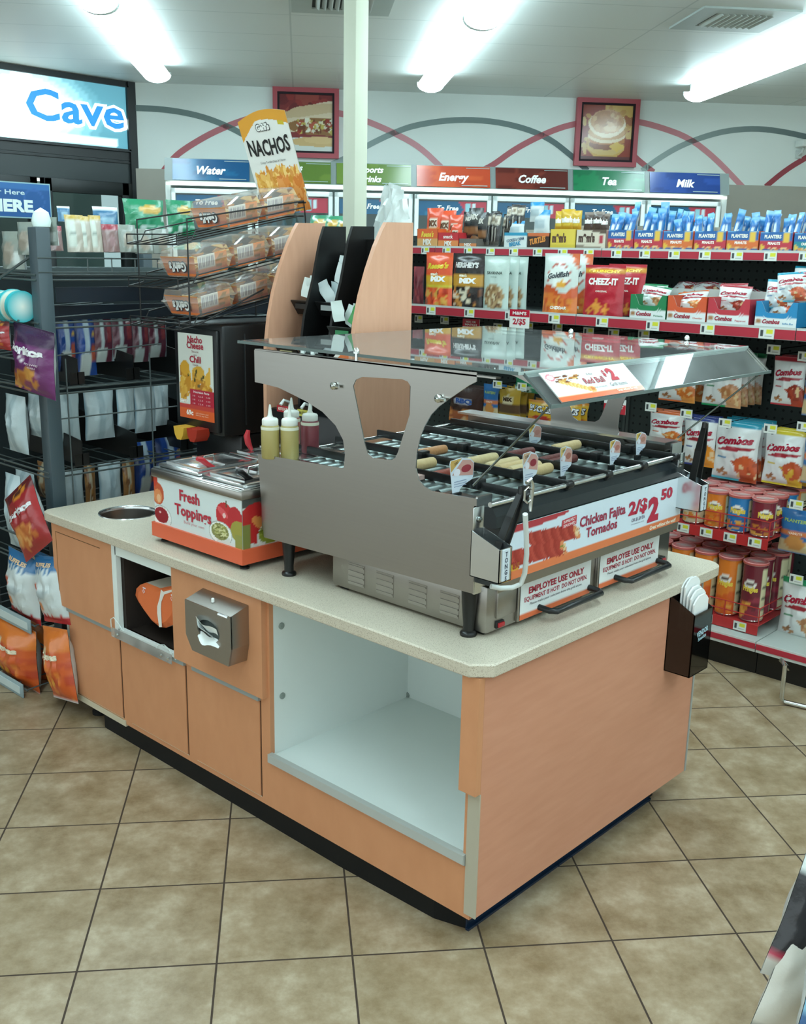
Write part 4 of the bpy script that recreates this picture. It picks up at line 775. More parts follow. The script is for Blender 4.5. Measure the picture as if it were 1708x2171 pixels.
# worktop
wt=MB(); ch=.042
def rounded(x0,x1,y0,y1,rs):
    o=[]
    for cx,cy,r,a0 in ((x0,y0,rs[0],PI),(x1,y0,rs[1],1.5*PI),(x1,y1,rs[2],0),(x0,y1,rs[3],PI/2)):
        px=cx+(r if cx==x0 else -r); py=cy+(r if cy==y0 else -r); n=2 if r==ch else 6
        for i in range(n): a=a0+PI/2*i/(n-1); o.append((px+r*math.cos(a),py+r*math.sin(a)))
    return o
o1=rounded(-.035,1.18,-.022,2.03,(ch,.05,.03,.035)); cir=[(.174+.1*math.cos(2*PI*i/40),1.788+.1*math.sin(2*PI*i/40)) for i in range(40)]
wt.prism(o1,XY,.741,.768,WHITE,'counter',holes=[cir]); 
o2=rounded(-.031,1.176,-.018,2.026,(ch,.05,.03,.035))
wt.prism(o2,XY,.768,.772,WHITE,'counter',holes=[cir]); wt.prism(o2,XY,.737,.741,WHITE,'counter',holes=[cir])
for za,zb_,A_,B_ in ((.768,.772,o1,o2),):
    n=len(A_); wt.add([(*p,za) for p in A_]+[(*p,zb_) for p in B_],[(i,(i+1)%n,(i+1)%n+n,i+n) for i in range(n)],WHITE,'counter')
tag(wt.build('worktop'),'speckled beige solid worktop with clipped corners and a round waste hole','worktop')
ZC=.772
m_=MB(); m_.lathe([(.104,ZC),(.103,ZC+.0025),(.098,ZC+.001),(.096,ZC-.004),(.0955,ZC-.01)],.174,1.788,40,WHITE,'steel2',caps=False)
tr=thing('waste_chute','round steel waste chute set in the far end of the worktop','waste chute',(.174,1.788,.63)); wb(m_,'steel_ring',tr); m_=MB(); m_.lathe([(.0955,ZC-.01),(.094,.66),(.080,.63),(.0,.63)],.174,1.788,40,WHITE,'steel',caps=False); wb(m_,'steel_cup',tr)
m_=MB(); 
vs=[]; 
for i in range(7):
    for j in range(7): vs.append((.225+.008*(i-3)+.004*math.sin(j*2),1.760+.008*(j-3)+.004*math.cos(i*3),.715+.02*noise.noise(Vector((i*.9,j*.8,3)))+.02))
m_.add(vs,[(a*7+b,a*7+b+1,(a+1)*7+b+1,(a+1)*7+b) for a in range(6) for b in range(6)],'#d98a3a','card'); m_.add([(x,y,z-.012) for x,y,z in vs],[(a*7+b,(a+1)*7+b,(a+1)*7+b+1,a*7+b+1) for a in range(6) for b in range(6)],'#d98a3a','card')
m_.box(.18,.246,1.735,1.80,.631,.72,'#6b5a48','card',.01)
tag(m_.build('food_wrapper'),'crumpled orange wrapper inside the round waste chute','wrapper')
# napkin dispenser
XD=-.088
nt=thing('napkin_dispenser','steel napkin dispenser on the long side of the counter','napkin dispenser',(XD,1.05,.42))
f=[at(391.5,1276,'x',XD),at(487,1303,'x',XD),at(487,1410,'x',XD),at(407,1383,'x',XD-.0)]
yl,yr=f[0].y,f[1].y; zt_=(f[0].z+f[1].z)/2; zb_=(f[2].z+f[3].z)/2; r=.035
out=[(yr+.012,zb_),(yl-.03,zb_),(yl,zt_-.11),(yl,zt_),(yr,zt_),(yr,zt_-.10)]
hole=[((yl+yr)/2-.004+.052*math.cos(a)*(1 if abs(math.cos(a))<.9 else 1.05),(zt_+zb_)/2+.006+.034*math.sin(a)) for a in [2*PI*i/24 for i in range(24)]]
m_=MB(); m_.prism(out,YZ,XD,XD+.006,WHITE,'steel',holes=[hole]); n=len(out)
m_.add([(XD+.003,*p) for p in out]+[(-.0205,p[0],(p[1]+.02 if p[1]>zt_-.01 else p[1])) for p in out],[(i,(i+1)%n,(i+1)%n+n,i+n) for i in range(n)],WHITE,'steel'); wb(m_,'case',nt,fix=True)
m_=MB(); m_.tube([(XD-.002,yr-.0+.006,zt_-.003),(XD-.002,yr+.05,zt_-.003)],.005,'#eef4f2','steel2'); m_.lathe([(.005,0),(.005,.010),(.003,.012),(0,.012)],n=10,col='#e6ece9',T=Matrix.Translation((XD+.03,(yl+yr)/2+.01,zt_+.009))); wb(m_,'knob_and_glint',nt)  # bright bar stands in for the highlight along the case's top edge
m_=MB(); yc,zc_=(yl+yr)/2-.004,(zt_+zb_)/2+.006
m_.box(XD+.012,XD+.05,yc-.06,yc+.06,zc_-.045,zc_+.045,'#5d625f','matte'); wb(m_,'inner_tray',nt)
nk=MB(); 
for k,(a0,b0,a1,b1) in enumerate(((-.055,.022,.045,.005),(-.048,-.022,.052,-.028),(-.05,.008,.03,-.02))):
    vs=[]
    for i in range(10):
        for j in range(4):
            u=i/9; v=j/3; vs.append((XD-.016*math.sin(PI*u)*(1-v)-.004+.006*k*v+.006*v,yc-(a0+(a1-a0)*u)*1,zc_+b0+(b1-b0)*u+(.018-.03*v)*(1-.6*abs(u-.5))*(1 if k!=1 else -.6)+.004*math.sin(u*9+k)))
    nk.add(vs,[(i*4+j,i*4+j+1,(i+1)*4+j+1,(i+1)*4+j) for i in range(9) for j in range(3)],'#e9eeec','card',True)
tag(nk.build('napkin'),'white paper napkins pulled out of the steel dispenser slot','napkin')
# stack of orange paper food trays in the cubby
def P_(px,py,X_): p=at(px,py,'x',X_); return (p.y,p.z)
ou=[P_(*q,.03) for q in ((287,1262),(289,1248),(297,1240),(310,1235),(340,1247),(373,1240),(388,1245),(388,1290),(378,1312),(366,1325),(352,1331),(338,1329),(322,1316),(305,1293),(293,1275))]
m_=MB(); cx=sum(p[0] for p in ou)/len(ou); cz=sum(p[1] for p in ou)/len(ou)
n=len(ou); rings=[(.03,.97),(.02,.80),(.012,.5)]
m_.prism(ou,YZ,.03,.22,'#e0703a','card',side=('#e8dfd2','card'))
m_.add([(.03,*p) for p in ou]+[(.018,cx+(p[0]-cx)*.75,cz+(p[1]-cz)*.8) for p in ou],[(i,(i+1)%n,(i+1)%n+n,i+n) for i in range(n)]+[tuple(range(n,2*n))],'#e0703a','card')
st=[(343,1249),(348,1254),(376,1247),(376,1251),(350,1260),(344,1275),(343,1290),(345,1329),(339,1329),(335,1300),(335,1285),(340,1268)]
m_.poly([(.0165,*P_(*q,.02)) for q in st],'#e9e4da','card')
for (px,py) in ((308,1256),(368,1272)):
    y,z=P_(px,py,.02); m_.text('15',lambda a,b:(.0155,y-a,z+b),.012,0,0,'#f0dfe8','card',rot=.5)
    m_.box(.0155,.017,y-.008,y+.008,z+.014,z+.018,'#f0dfe8','card')
tag(m_.build('paper_tray_stack'),'stack of orange paper food trays with a white stripe in the cubby','paper tray')
# smoked holder of paper sleeves on the end panel
p=at(1460,1438,'y',-.085); zt_=at(1482,1282,'y',-.085).z
sh=thing('sleeve_holder','smoked brown plastic holder of paper sleeves on the end panel','holder',(p.x+.05,-.042,p.z)); x0=p.x; x1=p.x+.115; z0=p.z
m_=MB(); yb=-.001
m_.box(x0,x1,-.085,-.082,z0,zt_-.03,'#241d18','smoke',0); 
for a_,b_ in ((x0,x0+.003),(x1-.003,x1)): m_.prism([(-.085,z0),(yb,z0),(yb,min(zt_+.06,.733)),(-.085,zt_-.03)],lambda q,x:(x,q[0],q[1]),a_,b_,'#241d18','smoke')
m_.box(x0,x1,-.004,yb,z0,min(zt_+.06,.733),'#2a211b','plastic'); m_.box(x0,x1,-.085,yb,z0,z0+.003,'#241d18','plastic'); m_.box(x0+.006,x1-.006,-.078,-.008,z0+.004,zt_-.09,'#4a3f36','card'); wb(m_,'case',sh)
m_=MB(); m_.text('VENDOR',lambda a,b:(x0+.058+a,-.0862,zt_-.10+b),.016,0,0,'#a9cfdc','gloss',rot=.12,width=.07,bold=.04); m_.text('Snacks',lambda a,b:(x0+.058+a,-.0862,zt_-.115+b),.011,0,0,'#a9cfdc','gloss',rot=.12,width=.05,bold=.03); wb(m_,'logo_print',sh)
for i in range(5):
    m_=MB(); X_=x0+.010+i*.003; zz=zt_+.060-.010*(4-i if i<3 else 0)+.004*(i%2)
    m_.prism([(X_,zt_-.22),(X_+.088,zt_-.22),(X_+.088,zz-.02),(X_+.076,zz-.008),(X_+.062,zz),(X_+.03,zz),(X_+.012,zz-.010),(X_,zz-.022)],XZ,-.076+i*.012,-.073+i*.012+.002,'#eef0ee','card')
    tag(m_.build('paper_sleeve'),'white paper food sleeve in the smoked brown holder, %s from the front'%['first','second','third','fourth','last'][i],'paper sleeve','paper sleeves in the holder')
# ================================================================== WARMER AND ROLLER GRILL
bw=thing('bun_warmer','low steel food warmer with two drawers under the roller grill','food warmer',(.58,.38,ZC))
m_=MB(); m_.box(.125,1.04,.100,.66,ZC+.008,.905,WHITE,'steel',.008); 
wb(m_,'cabinet',bw)
for gy in (.19,.30,.42,.53):
    m_=MB(); m_.box(.1238,.1262,gy-.002,gy+.062,.800,.862,'#b8b4aa','steel')
    for k in range(4): m_.box(.1215,.1245,gy,gy+.06,.805+k*.016,.809+k*.016,'#b8b4aa','steel')
    wb(m_,'louvre_panel',bw)
for k in range(4):
    m_=MB(); m_.box(*((.14,.17) if k<2 else (1.0,1.03)),*((.12,.15) if k%2 else (.61,.64)),ZC,ZC+.01,'#151515','rubber'); wb(m_,'foot',bw)
m_=MB(); m_.box(.16,.238,.092,.101,.815,.888,WHITE,'steel',.003); wb(m_,'control_plate',bw)
for X_ in ((.165,.19),(.985,1.005)):
    m_=MB(); m_.box(X_[0]-.004,X_[1]+.004,.094,.101,.788,.806,'#1a1a1a','plastic',.002); m_.box(*X_,.089,.095,.791,.803,'#a81f26','plastic',.002); wb(m_,'switch',bw)
for x0,x1 in ((.243,.58),(.615,.955)):
    m_=MB(); m_.box(x0,x1,.090,.101,.786,.893,WHITE,'steel',.003); dr=wb(m_,'drawer',bw)
    m_=MB(); w=x1-x0; ln=lambda u,v:(x0+.006+u*(w-.012),.0885,.789+v*.098)
    cv=CV(30,16,'#dfe3e2').rect(0,0,1,.2,'#d9693c'); m_.picture(cv,ln,30,16,'gloss'); fn=lambda a,b:(x0+w/2+a,.0878,.789+b)
    m_.text('EMPLOYEE USE ONLY',fn,.0165,0,.066,'#a8283c',bold=.04,width=w*.76); m_.text('EQUIPMENT IS HOT!  DO NOT OPEN.',fn,.0125,0,.046,'#a8283c',bold=.02,width=w*.86); m_.text('Please make your selection from the grill above.',fn,.007,0,.033,'#555055',bold=0,width=w*.72,shear=.2); m_.build('warning_label',dr)
    m_=MB(); ha,hb=x0+w*.27,x0+w*.97; zz=.806
    m_.tube([(ha,.092,zz),(ha,.055,zz-.002),(ha+.012,.040,zz-.002),(hb-.012,.040,zz-.002),(hb,.055,zz-.002),(hb,.092,zz)],.0085,'#1c1f20','plastic',10); m_.build('handle',dr)
# sneeze guard: two cut-out steel sides on legs, acrylic top and visor
sg=thing('sneeze_guard','steel and acrylic canopy on black legs over the roller grill','sneeze guard',(.56,.48,ZC))
ZG=1.44
opx=[(538.6,742),(1010.3,789.8),(1010,809),(992.7,817.6),(954.7,844),(930,862),(913.7,879),(899,905),(890,929),(883,961),(881,993),(887,1017),(899,1031),(916.6,1041.5),(995.7,1054.7),(999,1258),(559,1139),(546,962),(728,993),(731,964),(727,933),(711,902),(683,873),(649.5,851.5),(621,837),(590,822),(559,814),(540,810)]
hpx=[(748,818),(754,805),(767,799),(852,804),(864,809),(870,819),(868,879),(843.4,958),(838,970),(829,975.7),(790.7,971),(779,961),(771.7,937.6)]
PT=lambda q:(lambda p:(p.y,p.z))(at(*q,'x',.085))
outp=[PT(q) if i not in (14,15) else (.1125,PT(q)[1]) for i,q in enumerate(opx)]; holp=[PT(q) for q in hpx]
for x in (.085,1.035):
    m_=MB(); m_.prism(outp,YZ,x,x+.003,WHITE,'steel',holes=[holp],side=('#e6ebe8','steel2'))
    fx=.0885 if x<.5 else .985
    m_.box(fx,fx+.055,.112,.118,.892,1.138,WHITE,'steel2'); m_.box(fx,fx+.055,.118,.24,1.118,1.124,WHITE,'steel'); m_.box(fx,fx+.055,.60,.93,1.112,1.118,WHITE,'steel2'); m_.box(x,x+.018,.07,.94,ZG-.016,ZG-.012,WHITE,'steel')
    if x>.5: m_.box(.985,1.06,.115,.93,1.155,1.162,WHITE,'steel2'); m_.box(1.045,1.06,.10,.93,.9,1.16,WHITE,'steel'); m_.box(1.0,1.06,.098,.104,.9,1.16,WHITE,'steel2')
    wb(m_,'side_panel',sg)
m_=MB(); m_.box(.089,1.03,.12,.92,.895,.905,WHITE,'steel'); m_.box(.089,1.03,.915,.925,.895,1.10,WHITE,'steel'); wb(m_,'base_plate',sg)
for x,y in ((.112,.145),(.112,.83),(1.01,.145),(1.01,.83)):
    m_=MB(); m_.lathe([(.0,ZC),(.021,ZC),(.022,ZC+.006),(.020,ZC+.010),(.014,ZC+.013),(.014,ZC+.03),(.019,ZC+.085),(.021,.893),(0,.893)],x,y,20,'#121313','plastic'); wb(m_,'leg',sg)
XR=1.25
m_=MB(); m_.box(.088,XR,.008,1.02,ZG,ZG+.006,WHITE,'glass'); tp=wb(m_,'top_pane',sg)
m_=MB(); m_.box(.086,.089,.008,1.02,ZG-.002,ZG+.006,'#4d5c58','gloss'); m_.box(.086,XR,.005,.008,ZG-.001,ZG+.006,'#a9b8b4','gloss'); m_.build('pane_edge',tp)
m_=MB(); v=[(.007,ZG+.004),(-.070,ZG-.062),(-.070,ZG-.066),(.007,ZG)]; m_.prism(v,YZ,.106,XR,WHITE,'glass'); vp=wb(m_,'visor_pane',sg)
m_=MB(); m_.box(.104,XR+.002,-.074,-.068,ZG-.070,ZG-.062,'#5e6b68','gloss'); m_.prism([(.009,ZG+.006),(-.072,ZG-.060),(-.072,ZG-.068),(.009,ZG-.002)],YZ,.103,.107,'#4d5755','gloss'); m_.build('pane_edge',vp)
m_=MB(); m_.box(XR-.004,XR,-.0,.2,ZG-.06,ZG-.001,WHITE,'glass'); m_.build('end_pane',vp)
for px,py in ((755,745),(1210,703),(1456,717)):
    p=at(px,py,'z',ZG+.012); m_=MB(); m_.lathe([(.004,ZG-.012),(.004,ZG+.006),(.009,ZG+.007),(.009,ZG+.013),(.005,ZG+.02),(0,ZG+.022)],p.x,p.y,14,'#e3e8e6','chrome'); wb(m_,'bolt',sg)
for px,py in ((708,818),(930,845)):
    p=at(px,py,'x',.083); m_=MB(); m_.lathe([(.010,0),(.010,.006),(.006,.009),(0,.010)],n=14,col='#e3e8e6',mat='chrome',T=Matrix.Translation(p)@Matrix.Rotation(-PI/2,4,'Y')); m_.lathe([(.004,0),(.004,.02)],n=8,col='#e3e8e6',mat='chrome',T=Matrix.Translation(p-Vector((.008,.006,0)))@Matrix.Rotation(PI/2,4,'X')); wb(m_,'bolt',sg)
p1=at(1003,1029,'y',.12)
for a_,b_ in (((.108,-.068,ZG-.064),(p1.x,.12,p1.z)),((1.20,-.068,ZG-.064),(1.05,.11,1.17))):
    m_=MB(); m_.tube([a_,b_],.0028,'#6d7674','chrome',8); wb(m_,'support_rod',sg)
# roller grill
rg=thing('roller_grill','steel roller grill with black dividers carrying sausages and rolled tacos','roller grill',(.56,.48,.905))
m_=MB(); m_.box(.14,.985,.125,.90,.905,1.085,'#1d2120','steel'); wb(m_,'body',rg)
m_=MB(); m_.box(.145,.98,.10,.90,1.086,1.09,'#232a29','paint'); wb(m_,'drip_pan',rg)
m_=MB(); m_.prism([(.066,1.122),(.052,1.10),(.05,1.072),(.052,1.07),(.12,1.07),(.12,1.115)],YZ,.085,.985,'#20272b','gloss'); m_.box(.10,.985,.052,.125,.92,1.07,'#22282a','paint'); wb(m_,'front_fascia',rg)
m_=MB(); m_.box(.10,.985,.050,.0525,.907,.93,WHITE,'steel'); wb(m_,'lower_rail',rg)
for i in range(20):
    y=.135+i*.0385; m_=MB(); m_.tube([(.148,y,1.104),(.978,y,1.104)],.0125,WHITE,'roller',14); wb(m_,'roller',rg)
m_=MB(); m_.tube([(.07,.06,1.131),(.99,.06,1.131)],.0065,'#e8ecea','steel2',12); wb(m_,'front_rail',rg)
m_=MB(); m_.tube([(.10,.925,1.114),(1.06,.925,1.121)],.0055,'#e8ecea','steel2',12); wb(m_,'rear_rail',rg)
DX=(.215,.394,.581,.765,.949)
for x in DX:
    m_=MB(); m_.box(x-.0045,x+.0045,.055,.93,1.119,1.142,'#17191a','plastic',.002); m_.box(x-.02,x+.016,.20,.225,1.125,1.148,'#17191a','plastic',.002); m_.box(x-.02,x+.016,.55,.575,1.125,1.148,'#17191a','plastic',.002); d_=wb(m_,'divider',rg)
    m_=MB(); m_.lathe([(.0,-.012),(.011,-.012),(.012,-.008),(.012,.008),(.011,.012),(0,.012)],n=16,col='#1b1b1b',T=Matrix.Translation((x,.06,1.131))@Matrix.Rotation(PI/2,4,'Y')); m_.lathe([(.0092,0),(.0092,.0135),(.007,.0138)],n=16,col='#8e2f2c',T=Matrix.Translation((x,.06,1.131))@Matrix.Rotation(PI/2,4,'Y')); m_.build('clip',d_)
# food on the rollers
def roll(key,L,r,c1,c2,col,kind,bend=0):
    m_=MB(); n=14; P=[];tp=[]
    for i in range(n+1):
        u=i/n; x=(u-.5)*L; e=min(u,1-u)*L; rr=math.sqrt(max(0,1-max(0,1-e/(r*1.1))**2)) if e<r*1.1 else 1
        P.append((x,bend*(1-(2*u-1)**2)*r,r)); tp.append(max(.15,rr))
    m_.tube(P,r,c1,'food',14,taper=tp); 
    if kind=='taco':
        k=MB(); 
        for i in range(40): a=RNG.uniform(0,PI); x=RNG.uniform(-L*.45,L*.45); m_.lathe([(.0,0),(.0016,.0004),(0,.0008)],n=6,col=c2,mat='food',T=Matrix.Translation((x,-math.cos(a)*r,r+math.sin(a)*r))@Matrix.Rotation(-(PI/2-a),4,'X'),caps=False)
    return reg(key,m_.build(kind),L,2*r,2*r)
roll('taco',.155,.0155,'#cdb080','#a9824c','','rolled_taco'); roll('taco2',.155,.016,'#d3bb8e','#b58d58','','rolled_taco'); roll('dog',.15,.0125,'#8a3f30','','','hot_dog'); roll('dog2',.15,.013,'#6b3430','','','hot_dog'); roll('tanstick',.15,.014,'#c48a5c','#a86c40','','rolled_taco')
ZR=1.1115
def food(key,x,row,label,cat,grp=None): y=.135+(row+.5)*.0385; use(key,(x,y,ZR),(0,0,0),label,cat,grp)
for r_,l in ((2,'nearest the front'),(3,'second from the front'),(4,'third from the front'),(5,'fourth from the front'),(7,'rearmost of its lane')): food('taco2' if r_%2 else 'taco',.488,r_,'pale rolled taco in the middle lane of the grill, '+l,'rolled taco')
for r_,l in ((3,'front'),(5,'rear')): pass
food('dog',.302,6,'reddish brown sausage behind the leftmost price card','sausage'); food('taco',.302,9,'pale taco at the left end of the near lane','rolled taco')
food('dog2',.672,3,'dark glossy sausage, front one of the pair in the right lane','sausage'); food('dog2',.672,4,'dark glossy sausage, rear one of the pair in the right lane','sausage'); food('tanstick',.488,12,'tan rolled snack alone at the back of the middle lane','rolled taco')
food('taco',.86,6,'pale rolled taco near the far side panel','rolled taco'); food('dog2',.672,7,'dark sausage partly behind the price cards, deeper in the right lane','sausage')
m_=MB(); m_.prism([(-.07,0),(.05,0),(.06,.004),(.06,.012),(-.07,.012)],lambda q,y:(q[0],y,q[1]),-.028,.028,'#caa9a0','card'); m_.tube([(-.05,0,.024),(.0,.0,.026),(.02,0,.024)],.016,'#c28a4c','food',12,taper=[.4,1,.4]); tag(m_.build('food_tray',loc=(.165,.42,1.118)),'pink paper tray with a bun at the near end of the rollers','food tray')
# price cards
def card(px,py,Y_,hh,label,top,pic,wd=.066):
    p=at(px,py,'y',Y_); m_=MB(); w=wd; h=hh
    out=[(-.30*w,0),(-.05*w,0),(-.02*w,.10*h),(.12*w,.20*h),(.45*w,.30*h),(.5*w,.38*h),(.52*w,.78*h),(.38*w,.90*h),(0,h),(-.42*w,.97*h),(-.45*w,.88*h)]
    m_.prism([(a,b) for a,b in out],XZ,-.0006,.0006,'#cfd9e4','card')
    fn=lambda a,b:(a,-.0014,b)
    m_.poly([(-.44*w,-.0011,.88*h),(-.40*w,-.0011,.64*h),(.02*w,-.0011,.98*h),(-.42*w,-.0011,.965*h)][::1],top,'gloss')
    m_.poly([(-.36*w+.0*w,-.0011,.55*h),(.48*w,-.0011,.42*h),(.50*w,-.0011,.76*h),(.36*w,-.0011,.88*h),(.05*w,-.0011,.93*h)],'#c99a90','gloss')
    m_.add([(.2*w+.2*w*math.cos(t),-.0014,.66*h+.11*h*math.sin(t)) for t in [2*PI*i/14 for i in range(14)]],[tuple(range(14))],pic,'gloss')
    m_.add([(-.17*w+.13*w*math.cos(t),-.0016,.60*h+.11*h*math.sin(t)) for t in [2*PI*i/16 for i in range(16)]],[tuple(range(16))],'#e3e2ea','gloss')
    for k in range(3): m_.box(-.26*w,.22*w,-.0015,-.0011,(.33-.07*k)*h,(.35-.07*k)*h,'#8d9ab4','card')
    m_.text('2/$3',fn,.07*h,-.2*w,.84*h,'#3a3226','card',rot=.3)
    cc=thing('price_card',label,'price card',p,RNG.uniform(-.1,.1),'price cards on the roller grill'); m_.build('card',cc)
    q=MB(); q.box(-.36*w,-.0*w,-.006,.006,-.014,.003,'#17191a','plastic',.002); q.build('clip',cc)
card(975,1044,.20,.088,'price card with a sausage picture, leftmost on the grill','#c9a45c','#9c3a44',.105)
card(1131,952,.50,.080,'price card farthest back, right of the diagonal rod','#d9b45c','#c08a80')
card(1120,1030,.10,.088,'price card in front of the pale tacos, behind the near tongs','#c9a98c','#8f2f3c')
card(1196,1010,.12,.082,'price card between the pale tacos and the dark sausages','#d9c07a','#a86a5c')
card(1300,986,.13,.074,'price card second from the right end','#d9b45c','#b5766a')
card(1355,965,.14,.070,'price card at the far right end','#d9b45c','#b5806f')
# front promotion sign
ps=MB(); x0,x1,z0,z1=.113,.985,.932,1.069; w=x1-x0; h=z1-z0; Y_=.046
cv=CV(170,34,'#d3e1ec').half(lambda U,V:V<.17-.0*U,'#dd7a4c').half(lambda U,V:((U-.0)/.32)**2+((V-1.02)/.15)**2<1,'#b03a44')
cv.half(lambda U,V:(V<.17+.25*(1-U/.12)**2*0)&(U<.2),'#dd7a4c')
for cx,cy,L_ in ((.245,.60,.115),(.165,.36,.13)):
    for k in range(16):
        cv.ell(cx-L_+k*L_/8,cy+.10*(1-k/16)-.05,.016,.17,['#a8382f','#b8463a','#9c3029'][k%3],.1)
    cv.ell(cx+L_,cy-.07,.014,.15,'#d98a5c',.1).ell(cx+L_+.003,cy-.07,.009,.10,'#e0bf94').spots(cx+L_-.006,cy-.15,cx+L_+.008,cy+.0,8,['#9c3a2c','#e8d2a4','#6b8a3a'],.002,.005,3)
cv.rect(.0,.0,.03,.2,'#e3b23c'); cv.rect(.0,.19,.075,.3,'#e3b23c')
ps.picture(cv,lambda u,v:(x0+u*w,Y_,z0+v*h),170,34,'gloss'); ps.box(x0,x1,Y_+.0005,Y_+.003,z0,z1,'#cfd9dd','card')
fn=lambda a,b:(x0+a,Y_-.0012,z0+b)
FT=lambda s_,xa,xb,z_,hh,c_,**k: ps.text(s_,lambda a,b:((xa+xb)/2+a,Y_-.0012,z_+b),hh,0,0,c_,width=xb-xa,**k)
FT('Chicken Fajita',.436,.663,1.012,.027,'#9c2f48',bold=.03); FT('Tornados',.469,.624,.978,.026,'#9c2f48',bold=.03)
FT('2/$',.680,.782,1.002,.036,'#b52440',bold=.045); FT('2',.788,.850,.966,.064,'#b52440',bold=.06); FT('50',.858,.925,1.018,.030,'#b52440',bold=.045)
FT('OR $1.59 EA',.700,.772,.979,.010,'#5c4a6a',bold=.01); FT('limited time only',.700,.770,.970,.004,'#8a8a9a',bold=0)
ps.add([(.353,Y_-.0012,1.022),(.419,Y_-.0012,1.026),(.419,Y_-.0012,1.050),(.353,Y_-.0012,1.046)],[(0,1,2,3)],'#c2434c','gloss')
ps.text('SUPREMELY',lambda a,b:(.386+a,Y_-.002,1.038+b),.007,0,0,'#f2dcdc',width=.054,rot=.06); ps.text('SEASONED',lambda a,b:(.386+a,Y_-.002,1.027+b),.007,0,0,'#f2dcdc',width=.054,rot=.06)
FT('Great without the wait!',.805,.958,.937,.011,'#f3ead2',bold=.03,shear=.2); FT('89c',.150,.178,.958,.018,'#a83a2c',bold=.04)
tag(ps.build('promotion_sign'),'long white and orange price sign along the front of the roller grill','sign')
# sign on the visor
vs_=MB(); L1=Vector((0,-.077,-.066)); nrm=Vector((0,-.066,.077)).normalized()*.0025
a0=.150; a1=.515; sk=0
vf=lambda u,v:Vector((a0+u*(a1-a0)+.0*v,.004,ZG+.001))+L1*(.05+.90*(1-v))+nrm*1.2
cv=CV(80,36,'#dfe3e0').rect(0,0,1,.17,'#d9693c').rect(0,.17,1,.20,'#e6b090'); 
for k in range(24): cv.ell(.16+k*.0105,.66-k*.016,.03,.085,['#d9b46a','#e2c382','#cfa455'][k%3])
cv.spots(.12,.62,.38,.84,26,['#8a4a2c','#b5763a','#6b3a24','#c99a4c'],.01,.035); cv.ell(.43,.30,.035,.1,'#e0a860').ell(.43,.30,.02,.06,'#c9743a'); cv.ell(.08,.82,.05,.12,'#d98a94').ell(.08,.82,.03,.07,'#e6e8e6')
vs_.picture(cv,vf,80,36,'gloss'); vs_.add([tuple(vf(0,0)-nrm),tuple(vf(1,0)-nrm),tuple(vf(1,1)-nrm),tuple(vf(0,1)-nrm)],[(3,2,1,0)],'#d8d8d4','card')
W_,H_=a1-a0,.10; fn=lambda a,b:tuple(vf(a/W_,b/H_)+nrm*.5)
vs_.text('Red Bull',fn,.020,.185,.045,'#a3303c',width=.086,bold=.02); vs_.text('8.4oz',fn,.007,.185,.074,'#7a5a5a',width=.025,bold=0); vs_.text('when you buy any',fn,.006,.19,.028,'#7a6a6a',width=.055,bold=0); vs_.text('Grill Items',fn,.013,.272,.026,'#6d5a5c',width=.075,bold=.0)
vs_.text('$',fn,.019,.245,.064,'#b52434',width=.013,bold=.04); vs_.text('2',fn,.038,.275,.048,'#b52434',width=.034,bold=.06); vs_.text('Great without the wait!',fn,.008,.29,.006,'#f3e6d2',width=.09,bold=.02)
tag(vs_.build('visor_sign'),'white and orange two dollar sign fixed on the sloping acrylic visor','sign')
# tongs and holders
def holder(p0,label,lab2):
    x,y,z=p0; t_=thing('tongs_holder',label,'tongs holder',(x,y,z)); m_=MB()
    w,d,h=.046,.085,.088
    # box open at the top, its front edge lower
    for (a,b) in ((0,.002),(w-.002,w)):
        m_.prism([(0,0),(d,0),(d,h+.022),(0,h-.008)],lambda q,xx:(xx,q[0],q[1]),a,b,WHITE,'steel2')
    m_.box(0,w,0,.002,0,h-.008,WHITE,'steel2'); m_.box(0,w,d-.002,d,0,h+.022,WHITE,'steel2'); m_.box(0,w,0,d,0,.002,WHITE,'steel2'); m_.box(.004,w-.004,d-.003,d,h,h+.075,WHITE,'steel2',.001)
    m_.build('pocket',t_)
    m_=MB(); m_.lathe([(.007,0),(.007,.004),(0,.006)],n=12,col='#9aa09e',mat='chrome',T=Matrix.Translation((w/2,d-.004,h+.045))@Matrix.Rotation(PI/2,4,'X')); m_.build('screw',t_)
    m_=MB(); m_.box(.010,.036,-.002,0,.004,h-.010,'#c9d3da','card')
    for i,c_ in enumerate('TONGS'): m_.text(c_,lambda a,b:(.023+a,-.0026,b),.0105,0,h-.026-i*.0145,'#3c4252','card',bold=.03)
    m_.build('tongs_label',t_); return t_
hp=at(1058,1238,'y',-.03); holder((hp.x-.003,-.03,hp.z),'steel tongs holder on the near end of the grill','')
hq=at(1497,1081,'y',-.03); holder((hq.x-.046,-.03,hq.z),'steel tongs holder on the far end of the grill','')
